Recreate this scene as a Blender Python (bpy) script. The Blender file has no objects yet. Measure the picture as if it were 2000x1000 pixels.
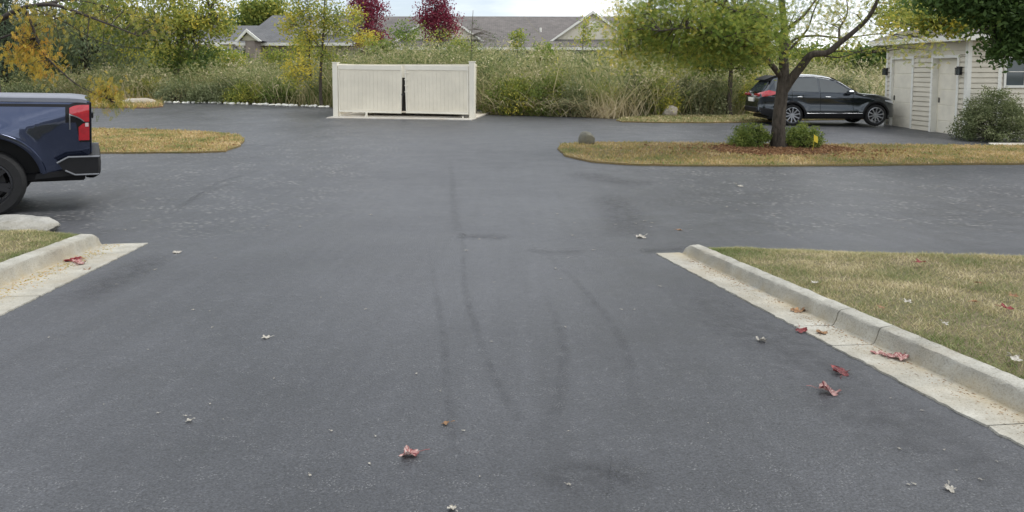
import bpy, math, random
import numpy as np
from mathutils import Vector, noise as noise_

random.seed(7)
RNG = np.random.default_rng(7)
SC = bpy.context.scene
COL = SC.collection
R = math.radians

# ------------------------------------------------------------------ camera
F = 1444.0                       # focal length in photo pixels (2000 wide)
PITCH = math.atan(110 / F)
cam_d = bpy.data.cameras.new('camera')
cam = bpy.data.objects.new('camera', cam_d)
COL.objects.link(cam)
cam.location = (0, 0, 0)
cam.rotation_euler = (math.pi / 2 - PITCH, 0, 0)
cam_d.sensor_width = 36
cam_d.lens = 36 * F / 2000
cam_d.shift_y = -0.125           # the photo is the lower crop of a taller frame
cam_d.clip_end = 3000
cam_d.clip_start = 0.05
SC.camera = cam

# ------------------------------------------------------------------ sky, sun, exposure
SUN_EL, SUN_AZ = 62, 85         # azimuth measured clockwise from +Y
world = bpy.data.worlds.new('World')
SC.world = world
world.use_nodes = True
wn, wl = world.node_tree.nodes, world.node_tree.links
bg = wn['Background']
bg.inputs['Strength'].default_value = 0.105
sky = wn.new('ShaderNodeTexSky')
sky.sky_type = 'NISHITA'
sky.sun_disc = False
sky.sun_elevation = R(SUN_EL)
sky.sun_rotation = R(SUN_AZ)
tc = wn.new('ShaderNodeTexCoord')
mp = wn.new('ShaderNodeMapping')
mp.inputs['Scale'].default_value = (1.0, 1.0, 4.5)
mp.inputs['Location'].default_value = (0.3, 0.1, 0.55)
nz = wn.new('ShaderNodeTexNoise')
nz.inputs['Scale'].default_value = 2.6
nz.inputs['Detail'].default_value = 7
nz.inputs['Roughness'].default_value = 0.55
cr = wn.new('ShaderNodeValToRGB')
cr.color_ramp.elements[0].position = 0.30
cr.color_ramp.elements[0].color = (0.58, 0.58, 0.58, 1)
cr.color_ramp.elements[1].position = 0.56
cr.color_ramp.elements[1].color = (1, 1, 1, 1)
cc = wn.new('ShaderNodeValToRGB')
cc.color_ramp.elements[0].position = 0.34
cc.color_ramp.elements[0].color = (3.9, 4.3, 4.9, 1)
cc.color_ramp.elements[1].position = 0.62
cc.color_ramp.elements[1].color = (8.6, 8.8, 9.0, 1)
mx = wn.new('ShaderNodeMix')
mx.data_type = 'RGBA'
wl.new(tc.outputs['Generated'], mp.inputs['Vector'])
wl.new(mp.outputs['Vector'], nz.inputs['Vector'])
wl.new(nz.outputs['Fac'], cr.inputs['Fac'])
wl.new(nz.outputs['Fac'], cc.inputs['Fac'])
wl.new(cr.outputs['Color'], mx.inputs['Factor'])
wl.new(sky.outputs['Color'], mx.inputs['A'])
wl.new(cc.outputs['Color'], mx.inputs['B'])
wl.new(mx.outputs['Result'], bg.inputs['Color'])

sun_d = bpy.data.lights.new('sun', 'SUN')
sun_d.energy = 1.3
sun_d.angle = R(20)
sun_d.color = (1.0, 0.96, 0.90)
sun = bpy.data.objects.new('sun', sun_d)
COL.objects.link(sun)
sd = Vector((math.sin(R(SUN_AZ)) * math.cos(R(SUN_EL)), math.cos(R(SUN_AZ)) * math.cos(R(SUN_EL)), math.sin(R(SUN_EL))))
sun.rotation_euler = sd.to_track_quat('Z', 'Y').to_euler()
sun.location = (0, 0, 30)

SC.view_settings.view_transform = 'Standard'
SC.view_settings.look = 'None'
SC.view_settings.exposure = 0.84
SC.view_settings.gamma = 1.0

# ------------------------------------------------------------------ terrain profile (piecewise linear, separable)
YS = [-60, -12, 8, 9, 10, 11, 12, 13, 14, 15, 16, 36, 60, 200, 1500]
def _prof():
    z = {}
    z[-60] = -0.2; z[-12] = -1.2 + .066 * 12
    z[8] = -1.2 - .066 * 8
    for y in (9, 10, 11, 12):
        t0, t1 = (y - 9 - 8 + 8) / 4.0, (y - 8) / 4.0
        z[y] = z[y - 1] - .066 * (1 - (t0 + t1) / 2 if y > 8 else 1)
    for y in (13, 14, 15, 16):
        z[y] = z[y - 1] + .02 * ((y - 12.5) / 4.0)
    z[36] = z[16] + .02 * 20
    z[60] = z[36] + .1; z[200] = z[60] + .2; z[1500] = z[200] + 1
    return z
_z = _prof()
ZS = [_z[y] for y in YS]
XS = [-500, 5, 25, 500]
XZ = [0, 0, -0.36, -0.36]
def G(x, y):
    return np.interp(y, YS, ZS) + np.interp(x, XS, XZ)
CP, SP = math.cos(PITCH), math.sin(PITCH)
def ray(px, py):
    u, v = (px - 1000) / F, -(py - 250) / F
    return np.array([u, CP + v * SP, -SP + v * CP])
def at(px, py, d):
    """photo pixel at forward distance d (world y)"""
    r = ray(px, py)
    return r * (d / r[1])
def gp(px, py):
    """photo pixel -> point on the ground"""
    r = ray(px, py)
    lo, hi = 0.5, 400.0
    f = lambda t: r[2] * t - G(r[0] * t, r[1] * t)
    for _ in range(60):
        m = (lo + hi) / 2
        if f(m) > 0: lo = m
        else: hi = m
    return r * lo

# ------------------------------------------------------------------ materials
def new_mat(name):
    m = bpy.data.materials.new(name)
    m.use_nodes = True
    n, l = m.node_tree.nodes, m.node_tree.links
    return m, n, l, n['Principled BSDF']
def ramp(n, stops):
    r = n.new('ShaderNodeValToRGB')
    e = r.color_ramp.elements
    while len(e) < len(stops): e.new(0.5)
    for k, (p, c) in enumerate(stops):
        e[k].position = p
        e[k].color = (*c, 1)
    return r
def noise(n, l, scale, detail=4, rough=.55, vec=None, coord='Object'):
    t = n.new('ShaderNodeTexNoise')
    t.inputs['Scale'].default_value = scale
    t.inputs['Detail'].default_value = detail
    t.inputs['Roughness'].default_value = rough
    if vec is None:
        c = n.new('ShaderNodeTexCoord')
        vec = c.outputs[coord]
    l.new(vec, t.inputs['Vector'])
    return t
def mixc(n, l, fac, a, b, mode='MIX'):
    m = n.new('ShaderNodeMix')
    m.data_type = 'RGBA'
    m.blend_type = mode
    for s, v in (('Factor', fac), ('A', a), ('B', b)):
        if hasattr(v, 'links'): l.new(v, m.inputs[s])
        elif isinstance(v, (int, float)): m.inputs[s].default_value = v
        else: m.inputs[s].default_value = (*v, 1)
    return m.outputs['Result']
def bump(n, l, p, h, strength=.3, dist=.01):
    b = n.new('ShaderNodeBump')
    b.inputs['Strength'].default_value = strength
    b.inputs['Distance'].default_value = dist
    l.new(h, b.inputs['Height'])
    l.new(b.outputs['Normal'], p.inputs['Normal'])
def simple(name, col, rough=.6, metal=0, var=.12, scale=6, coat=0, bumps=0, spec=.5):
    m, n, l, p = new_mat(name)
    t = noise(n, l, scale, 5)
    r = ramp(n, [(.3, tuple(c * (1 - var) for c in col)), (.7, tuple(min(1, c * (1 + var)) for c in col))])
    l.new(t.outputs['Fac'], r.inputs['Fac'])
    l.new(r.outputs['Color'], p.inputs['Base Color'])
    p.inputs['Roughness'].default_value = rough
    p.inputs['Metallic'].default_value = metal
    p.inputs['Coat Weight'].default_value = coat
    p.inputs['Specular IOR Level'].default_value = spec
    if bumps:
        t2 = noise(n, l, scale * 8, 4)
        bump(n, l, p, t2.outputs['Fac'], bumps, .01)
    return m
def leafy(name, stops, transl=.35, rough=.6, patch=.35, pscale=1.1, gain=1.3):
    """colour from the per-face tone of each leaf plus a slow patchiness"""
    m, n, l, p = new_mat(name)
    a = n.new('ShaderNodeAttribute')
    a.attribute_name = 'tone'
    t = noise(n, l, pscale, 3)
    ma = n.new('ShaderNodeMath'); ma.operation = 'MULTIPLY_ADD'
    ma.inputs[1].default_value = patch
    l.new(t.outputs['Fac'], ma.inputs[0])
    sb = n.new('ShaderNodeMath'); sb.operation = 'SUBTRACT'
    sb.inputs[1].default_value = patch / 2
    l.new(a.outputs['Fac'], sb.inputs[0])
    l.new(sb.outputs[0], ma.inputs[2])
    r = ramp(n, [(p_, tuple(min(.8, q_ * gain) for q_ in c_)) for p_, c_ in stops])
    l.new(ma.outputs[0], r.inputs['Fac'])
    l.new(r.outputs['Color'], p.inputs['Base Color'])
    p.inputs['Roughness'].default_value = rough
    p.inputs['Specular IOR Level'].default_value = .3
    tr = n.new('ShaderNodeBsdfTranslucent')
    l.new(r.outputs['Color'], tr.inputs['Color'])
    ms = n.new('ShaderNodeMixShader')
    ms.inputs['Fac'].default_value = transl
    l.new(p.outputs['BSDF'], ms.inputs[1])
    l.new(tr.outputs['BSDF'], ms.inputs[2])
    l.new(ms.outputs['Shader'], n['Material Output'].inputs['Surface'])
    return m

def asphalt_mat():
    m, n, l, p = new_mat('asphalt')
    c = n.new('ShaderNodeTexCoord')
    big = noise(n, l, .35, 4, .6, c.outputs['Object'])
    mid = noise(n, l, 2.2, 5, .6, c.outputs['Object'])
    fine = noise(n, l, 115, 3, .75, c.outputs['Object'])
    grit = n.new('ShaderNodeTexVoronoi'); grit.voronoi_dimensions = '2D'
    grit.inputs['Scale'].default_value = 75
    l.new(c.outputs['Object'], grit.inputs['Vector'])
    r1 = ramp(n, [(.3, (.041, .0428, .048)), (.7, (.067, .0695, .076))])
    l.new(big.outputs['Fac'], r1.inputs['Fac'])
    r2 = ramp(n, [(.3, (.82, .82, .82)), (.72, (1.14, 1.14, 1.14))])
    l.new(mid.outputs['Fac'], r2.inputs['Fac'])
    r3 = ramp(n, [(.30, (.38, .38, .38)), (.52, (1, 1, 1)), (.74, (1.75, 1.75, 1.78))])
    l.new(fine.outputs['Fac'], r3.inputs['Fac'])
    a = mixc(n, l, 1.0, r1.outputs['Color'], r2.outputs['Color'], 'MULTIPLY')
    mpn = n.new('ShaderNodeMapping'); mpn.inputs['Rotation'].default_value = (0, 0, R(-9)); mpn.inputs['Scale'].default_value = (9, .35, 1)
    l.new(c.outputs['Object'], mpn.inputs['Vector'])
    strk = noise(n, l, 1.0, 5, .6, mpn.outputs['Vector'])
    r6 = ramp(n, [(.3, (.88, .88, .88)), (.7, (1.10, 1.10, 1.10))]); l.new(strk.outputs['Fac'], r6.inputs['Fac'])
    a = mixc(n, l, 1.0, a, r6.outputs['Color'], 'MULTIPLY')
    b = mixc(n, l, 1.0, a, r3.outputs['Color'], 'MULTIPLY')
    # pale aggregate showing through in the worn lane
    r4 = ramp(n, [(.10, (1, 1, 1)), (.24, (0, 0, 0))])
    l.new(grit.outputs['Distance'], r4.inputs['Fac'])
    sp = noise(n, l, 18, 2, .6, c.outputs['Object'])
    r5 = ramp(n, [(.52, (0, 0, 0)), (.68, (.6, .6, .6))])
    l.new(sp.outputs['Fac'], r5.inputs['Fac'])
    f = mixc(n, l, 1.0, r4.outputs['Color'], r5.outputs['Color'], 'MULTIPLY')
    d = mixc(n, l, f, b, (.26, .26, .26))
    # the older cross lane: worn, with pale stones and crumbs showing
    sx = n.new('ShaderNodeSeparateXYZ'); l.new(c.outputs['Object'], sx.inputs[0])
    lane = n.new('ShaderNodeMapRange'); lane.inputs['From Min'].default_value = 7.0; lane.inputs['From Max'].default_value = 8.5
    l.new(sx.outputs['Y'], lane.inputs['Value'])
    absx = n.new('ShaderNodeMath'); absx.operation = 'ABSOLUTE'; l.new(sx.outputs['X'], absx.inputs[0])
    lx = n.new('ShaderNodeMapRange'); lx.inputs['From Min'].default_value = 1.6; lx.inputs['From Max'].default_value = 3.2
    l.new(absx.outputs[0], lx.inputs['Value'])
    st_ = n.new('ShaderNodeTexVoronoi'); st_.voronoi_dimensions = '2D'; st_.inputs['Scale'].default_value = 8.5
    l.new(c.outputs['Object'], st_.inputs['Vector'])
    rs_ = ramp(n, [(.12, (1, 1, 1)), (.24, (0, 0, 0))]); l.new(st_.outputs['Distance'], rs_.inputs['Fac'])
    pk = noise(n, l, 1.6, 5, .75, c.outputs['Object'])
    rp = ramp(n, [(.47, (0, 0, 0)), (.62, (.75, .75, .75))]); l.new(pk.outputs['Fac'], rp.inputs['Fac'])
    m1 = mixc(n, l, 1.0, rs_.outputs['Color'], rp.outputs['Color'], 'MULTIPLY')
    m2 = n.new('ShaderNodeMath'); m2.operation = 'MULTIPLY'; l.new(lane.outputs[0], m2.inputs[0]); l.new(lx.outputs[0], m2.inputs[1])
    m3 = n.new('ShaderNodeMath'); m3.operation = 'MULTIPLY'; l.new(m1, m3.inputs[0]); l.new(m2.outputs[0], m3.inputs[1])
    d = mixc(n, l, m3.outputs[0], d, (.30, .29, .27))
    l.new(d, p.inputs['Base Color'])
    rr = ramp(n, [(.3, (.40, .40, .40)), (.7, (.54, .54, .54))])
    l.new(mid.outputs['Fac'], rr.inputs['Fac'])
    l.new(rr.outputs['Color'], p.inputs['Roughness'])
    p.inputs['Specular IOR Level'].default_value = .5
    ad = n.new('ShaderNodeMath'); ad.operation = 'ADD'
    l.new(fine.outputs['Fac'], ad.inputs[0])
    l.new(grit.outputs['Distance'], ad.inputs[1])
    bump(n, l, p, ad.outputs[0], .42, .006)
    return m
def concrete_mat(name, a=(.36, .33, .26), b=(.52, .485, .40), stain=(.36, .27, .14), kerbside=False):
    m, n, l, p = new_mat(name)
    t = noise(n, l, 5, 6, .65)
    r = ramp(n, [(.3, a), (.7, b)])
    l.new(t.outputs['Fac'], r.inputs['Fac'])
    s = noise(n, l, 1.6, 6, .7)
    rs = ramp(n, [(.46, (0, 0, 0)), (.70, (.75, .75, .75))])
    l.new(s.outputs['Fac'], rs.inputs['Fac'])
    c = mixc(n, l, rs.outputs['Color'], r.outputs['Color'], stain)
    f = noise(n, l, 90, 3, .7)
    rf = ramp(n, [(.30, (.62, .60, .56)), (.5, (1, 1, 1))])
    l.new(f.outputs['Fac'], rf.inputs['Fac'])
    d = mixc(n, l, 1.0, c, rf.outputs['Color'], 'MULTIPLY')
    if kerbside:
        co = n.new('ShaderNodeTexCoord')
        for nm, colr, sc_, amt in (('tan', (.38, .30, .17), 2.6, .75), ('grime_shade', (.20, .19, .16), 3.4, .75)):  # tan is flow line dirt; the grey also paints shade on the kerb face
            at_ = n.new('ShaderNodeAttribute'); at_.attribute_name = nm
            tt = noise(n, l, sc_, 7, .72, co.outputs['Object'])
            q = n.new('ShaderNodeMapRange'); q.inputs['From Min'].default_value = .36; q.inputs['From Max'].default_value = .62; q.inputs['To Max'].default_value = amt
            l.new(tt.outputs['Fac'], q.inputs['Value'])
            mu = n.new('ShaderNodeMath'); mu.operation = 'MULTIPLY'
            l.new(at_.outputs['Fac'], mu.inputs[0]); l.new(q.outputs[0], mu.inputs[1])
            d = mixc(n, l, mu.outputs[0], d, colr)
    l.new(d, p.inputs['Base Color'])
    p.inputs['Roughness'].default_value = .9
    bump(n, l, p, f.outputs['Fac'], .8, .008)
    return m
def ground_mat(name, cols, scale=3):
    m, n, l, p = new_mat(name)
    t = noise(n, l, scale, 8, .7)
    k = len(cols)
    r = ramp(n, [(.28 + .44 * i / (k - 1), c) for i, c in enumerate(cols)])
    l.new(t.outputs['Fac'], r.inputs['Fac'])
    f = noise(n, l, scale * 25, 3, .7)
    rf = ramp(n, [(.3, (.55, .55, .55)), (.7, (1.25, 1.25, 1.25))])
    l.new(f.outputs['Fac'], rf.inputs['Fac'])
    l.new(mixc(n, l, 1.0, r.outputs['Color'], rf.outputs['Color'], 'MULTIPLY'), p.inputs['Base Color'])
    p.inputs['Roughness'].default_value = .95
    bump(n, l, p, f.outputs['Fac'], .8, .03)
    return m
def paint_mat(name, col, rough=.22, flake=.0):
    m, n, l, p = new_mat(name)
    t = noise(n, l, 400, 2)
    r = ramp(n, [(.3, tuple(c * .9 for c in col)), (.7, tuple(c * 1.1 for c in col))])
    l.new(t.outputs['Fac'], r.inputs['Fac'])
    l.new(r.outputs['Color'], p.inputs['Base Color'])
    p.inputs['Metallic'].default_value = flake
    p.inputs['Roughness'].default_value = rough
    p.inputs['Coat Weight'].default_value = 1
    p.inputs['Coat Roughness'].default_value = .06
    return m
def bark_mat(name, a, b, scale=14):
    m, n, l, p = new_mat(name)
    c = n.new('ShaderNodeTexCoord'); mpn = n.new('ShaderNodeMapping')
    mpn.inputs['Scale'].default_value = (1, 1, .25)
    l.new(c.outputs['Object'], mpn.inputs['Vector'])
    t = noise(n, l, scale, 6, .7, mpn.outputs['Vector'])
    r = ramp(n, [(.35, a), (.65, b)])
    l.new(t.outputs['Fac'], r.inputs['Fac'])
    l.new(r.outputs['Color'], p.inputs['Base Color'])
    p.inputs['Roughness'].default_value = .95
    bump(n, l, p, t.outputs['Fac'], 1.0, .03)
    return m
def shingle_mat(name, a, b):
    m, n, l, p = new_mat(name)
    t = noise(n, l, 1.3, 6, .7)
    r = ramp(n, [(.3, a), (.7, b)])
    l.new(t.outputs['Fac'], r.inputs['Fac'])
    w = n.new('ShaderNodeTexBrick')
    w.inputs['Scale'].default_value = 1.0
    w.inputs['Brick Width'].default_value = .35
    w.inputs['Row Height'].default_value = .16
    w.inputs['Mortar Size'].default_value = .012
    w.inputs['Color1'].default_value = (.85, .85, .85, 1)
    w.inputs['Color2'].default_value = (1.1, 1.1, 1.1, 1)
    w.inputs['Mortar'].default_value = (.55, .55, .55, 1)
    c = n.new('ShaderNodeTexCoord'); l.new(c.outputs['Object'], w.inputs['Vector'])
    l.new(mixc(n, l, 1.0, r.outputs['Color'], w.outputs['Color'], 'MULTIPLY'), p.inputs['Base Color'])
    p.inputs['Roughness'].default_value = .9
    return m
def brick_mat():
    m, n, l, p = new_mat('brick')
    w = n.new('ShaderNodeTexBrick')
    w.inputs['Scale'].default_value = 1.0
    w.inputs['Brick Width'].default_value = .22
    w.inputs['Row Height'].default_value = .075
    w.inputs['Mortar Size'].default_value = .008
    w.inputs['Color1'].default_value = (.24, .18, .155, 1)
    w.inputs['Color2'].default_value = (.30, .22, .19, 1)
    w.inputs['Mortar'].default_value = (.42, .40, .36, 1)
    c = n.new('ShaderNodeTexCoord'); mpn = n.new('ShaderNodeMapping')
    mpn.inputs['Rotation'].default_value = (R(90), 0, 0)
    l.new(c.outputs['Object'], mpn.inputs['Vector'])
    l.new(mpn.outputs['Vector'], w.inputs['Vector'])
    l.new(w.outputs['Color'], p.inputs['Base Color'])
    p.inputs['Roughness'].default_value = .9
    return m
def glass_mat(name, col=(.02, .025, .03), rough=.05):
    m, n, l, p = new_mat(name)
    t = noise(n, l, 2, 2)
    r = ramp(n, [(.3, col), (.7, tuple(c * 1.3 for c in col))])
    l.new(t.outputs['Fac'], r.inputs['Fac'])
    l.new(r.outputs['Color'], p.inputs['Base Color'])
    p.inputs['Roughness'].default_value = rough
    p.inputs['Specular IOR Level'].default_value = .8
    return m
def mark_mat(name, col=(.045, .047, .052), amount=.8):
    """rubber mark on the asphalt: worn through by noise, fading at its rim (uv.x across, uv.y along)"""
    m, n, l, p = new_mat(name)
    u = n.new('ShaderNodeUVMap'); u.uv_map = 'uv'
    s = n.new('ShaderNodeSeparateXYZ'); l.new(u.outputs['UV'], s.inputs[0])
    def tri(o, width):
        a = n.new('ShaderNodeMath'); a.operation = 'SUBTRACT'; l.new(o, a.inputs[0]); a.inputs[1].default_value = .5
        b = n.new('ShaderNodeMath'); b.operation = 'ABSOLUTE'; l.new(a.outputs[0], b.inputs[0])
        q = n.new('ShaderNodeMapRange'); q.interpolation_type = 'SMOOTHSTEP'
        q.inputs['From Min'].default_value = .5; q.inputs['From Max'].default_value = .5 - width
        l.new(b.outputs[0], q.inputs['Value'])
        return q.outputs[0]
    a1, a2 = tri(s.outputs[0], .45), tri(s.outputs[1], .3)
    t = noise(n, l, 11, 7, .8)
    q = n.new('ShaderNodeMapRange')
    q.inputs['From Min'].default_value = .40; q.inputs['From Max'].default_value = .60
    q.inputs['To Max'].default_value = amount
    l.new(t.outputs['Fac'], q.inputs['Value'])
    m1 = n.new('ShaderNodeMath'); m1.operation = 'MULTIPLY'; l.new(a1, m1.inputs[0]); l.new(a2, m1.inputs[1])
    m2 = n.new('ShaderNodeMath'); m2.operation = 'MULTIPLY'; l.new(m1.outputs[0], m2.inputs[0]); l.new(q.outputs[0], m2.inputs[1])
    tr = n.new('ShaderNodeBsdfTransparent')
    ms = n.new('ShaderNodeMixShader')
    l.new(m2.outputs[0], ms.inputs['Fac'])
    l.new(tr.outputs[0], ms.inputs[1]); l.new(p.outputs[0], ms.inputs[2])
    l.new(ms.outputs[0], n['Material Output'].inputs['Surface'])
    p.inputs['Base Color'].default_value = (*col, 1)
    p.inputs['Roughness'].default_value = .6
    return m

M = {}
M['asphalt'] = asphalt_mat()
M['concrete'] = concrete_mat('kerb concrete', (.27, .262, .225), (.47, .458, .405), (.30, .265, .20), True)
M['slab'] = concrete_mat('slab concrete', (.48, .45, .40), (.62, .60, .55), (.45, .38, .28))
M['soil'] = ground_mat('rough ground', [(.06, .05, .03), (.10, .085, .045), (.09, .10, .035)], 1.2)
M['thatch'] = ground_mat('dry lawn', [(.12, .10, .055), (.17, .14, .075), (.11, .115, .05)], 2.0)
M['thatch_orange'] = ground_mat('straw lawn', [(.20, .14, .06), (.26, .19, .08), (.15, .15, .055)], 2.0)
M['mulch'] = ground_mat('wood mulch', [(.14, .08, .04), (.21, .125, .06), (.10, .06, .035)], 4)
M['rock'] = concrete_mat('field stone', (.12, .118, .095), (.24, .23, .19), (.15, .135, .08))
M['rock_grey'] = concrete_mat('grey limestone', (.22, .217, .197), (.40, .392, .36), (.22, .20, .15))
M['rock_pale'] = concrete_mat('pale limestone', (.32, .29, .24), (.48, .44, .37), (.30, .24, .17))
M['vinyl'] = simple('cream vinyl', (.78, .72, .585), .5, var=.09, scale=1.3)
M['vinyl_white'] = simple('pale cream vinyl', (.81, .765, .65), .5, var=.05, scale=2)
M['siding'] = simple('cream siding', (.655, .605, .495), .6, var=.08, scale=2)
M['door'] = simple('cream door paint', (.80, .75, .63), .5, var=.09, scale=3)
M['trim'] = simple('white trim', (.80, .785, .72), .5, var=.05, scale=3)
M['black'] = simple('black plastic', (.008, .008, .009), .55, var=.2, spec=.3)
M['blacksatin'] = simple('black satin metal', (.02, .02, .022), .35, var=.2)
M['rubber'] = simple('tyre rubber', (.012, .012, .0125), .85, var=.25, scale=25, bumps=.2)
M['alloy'] = simple('bright alloy', (.40, .41, .43), .35, metal=.9, var=.05)
M['darkalloy'] = simple('dark alloy', (.03, .03, .034), .35, metal=.4, var=.1)
M['chrome'] = simple('steel trim', (.38, .39, .41), .3, metal=1, var=.05)
M['navy'] = paint_mat('dark blue paint', (.052, .068, .125), .10, .82)
M['slate'] = paint_mat('blue black paint', (.030, .038, .046), .14, .75)
M['carglass'] = glass_mat('car glass', (.035, .045, .05))
M['red_lens'] = simple('red lens', (.40, .010, .018), .12, var=.15, scale=20, coat=1)
M['pink_lens'] = simple('pale lens', (.62, .45, .45), .15, var=.1, scale=20, coat=1)
M['smoke_lens'] = simple('smoked lens', (.06, .012, .016), .1, var=.1, coat=1)
M['clear_lens'] = simple('clear lens', (.55, .57, .6), .1, var=.1, coat=1)
M['dulltrim'] = simple('dull trim', (.20, .205, .215), .4, metal=.6, var=.08)
M['tonneau'] = simple('tonneau vinyl', (.16, .17, .20), .4, var=.08, scale=3)
M['shingle'] = shingle_mat('grey shingle', (.115, .105, .10), (.175, .158, .148))
M['shingle_dark'] = shingle_mat('slate grey shingle', (.095, .098, .102), (.14, .14, .145))
M['brick'] = brick_mat()
M['taupe'] = simple('pinkish taupe siding', (.30, .25, .225), .8, var=.15, scale=1.5)
M['winglass'] = glass_mat('window glass', (.05, .065, .07))
M['blind'] = simple('window blind', (.42, .45, .44), .7, var=.06)
M['bark'] = bark_mat('grey brown bark', (.035, .029, .023), (.125, .102, .08))
M['bark_dark'] = bark_mat('dark bark', (.025, .02, .017), (.075, .06, .048))
M['twig'] = bark_mat('twig bark', (.10, .085, .07), (.20, .17, .14))
GREEN = (.055, .085, .018)
M['locust'] = leafy('locust leaves', [(.0, (.045, .08, .018)), (.4, (.11, .15, .03)), (.7, (.21, .22, .045)), (1., (.40, .31, .06))], .5, patch=.6, gain=2.0)
M['gold'] = leafy('golden leaves', [(.0, (.10, .13, .03)), (.35, (.28, .25, .05)), (.7, (.42, .29, .04)), (1., (.45, .22, .04))], .4, patch=.5)
M['mixed'] = leafy('turning leaves', [(.0, (.035, .065, .02)), (.45, (.09, .12, .025)), (.8, (.24, .24, .05)), (1., (.38, .31, .05))], .45, patch=.6, gain=1.85)
M['darkleaf'] = leafy('dark green leaves', [(.0, (.015, .03, .008)), (.6, (.04, .065, .016)), (1., (.10, .13, .03))], .4, gain=2.9)
M['willow'] = leafy('grey green leaves', [(.0, (.04, .06, .04)), (.6, (.10, .125, .065)), (1., (.22, .22, .11))], .4, patch=.6, gain=1.8)
M['crimson'] = leafy('crimson leaves', [(.0, (.085, .010, .024)), (.5, (.175, .022, .046)), (1., (.30, .06, .09))], .35)
M['shrub'] = leafy('shrub leaves', [(.0, (.03, .05, .012)), (.6, (.10, .14, .03)), (1., (.22, .25, .06))], .3, gain=1.5)
M['bush'] = leafy('grey shrub leaves', [(.0, (.035, .05, .02)), (.6, (.115, .135, .06)), (1., (.26, .27, .15))], .3, gain=1.5)
M['reed'] = leafy('reed blades', [(.0, (.055, .08, .028)), (.35, (.145, .17, .06)), (.65, (.25, .22, .115)), (1., (.44, .38, .26))], .4, patch=1.3, pscale=.6, gain=1.6)
M['weed'] = leafy('weed leaves', [(.0, (.06, .085, .03)), (.4, (.16, .18, .07)), (.7, (.27, .25, .12)), (1., (.44, .38, .26))], .4, patch=1.3, pscale=.6, gain=1.6)
M['grassdry'] = leafy('lawn blades', [(.0, (.10, .135, .04)), (.35, (.19, .195, .085)), (.7, (.33, .28, .15)), (1., (.50, .43, .28))], .3, patch=1.7, pscale=2.2, gain=1.4)
M['grassorange'] = leafy('straw blades', [(.0, (.11, .15, .045)), (.3, (.22, .21, .075)), (.62, (.35, .245, .10)), (1., (.50, .39, .23))], .3, patch=2.2, pscale=1.1, gain=1.45)
M['redleaf'] = leafy('fallen red leaf', [(.0, (.07, .008, .010)), (.5, (.20, .025, .028)), (1., (.36, .10, .09))], .15, patch=.3, pscale=60, gain=1)
M['pinkleaf'] = leafy('fallen pale red leaf', [(.0, (.14, .025, .03)), (.5, (.36, .16, .15)), (1., (.58, .47, .42))], .15, patch=.5, pscale=60, gain=1)
M['paleleaf'] = leafy('fallen pale leaf', [(.0, (.22, .19, .15)), (1., (.55, .53, .47))], .1, patch=.3, pscale=60, gain=1)
M['brownleaf'] = leafy('fallen brown leaf', [(.0, (.07, .04, .025)), (1., (.30, .17, .08))], .1, patch=.3, pscale=60)
M['chips'] = leafy('mulch chips', [(.0, (.11, .055, .03)), (.5, (.24, .125, .06)), (1., (.38, .25, .13))], .1, patch=.4, pscale=3)
M['flag'] = simple('yellow plastic flag', (.80, .62, .06), .5, var=.05)
M['mark'] = mark_mat('tyre rubber mark', (.034, .035, .039), .21)
M['sealer'] = mark_mat('dark damp sealer', (.042, .043, .047), .38)

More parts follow.
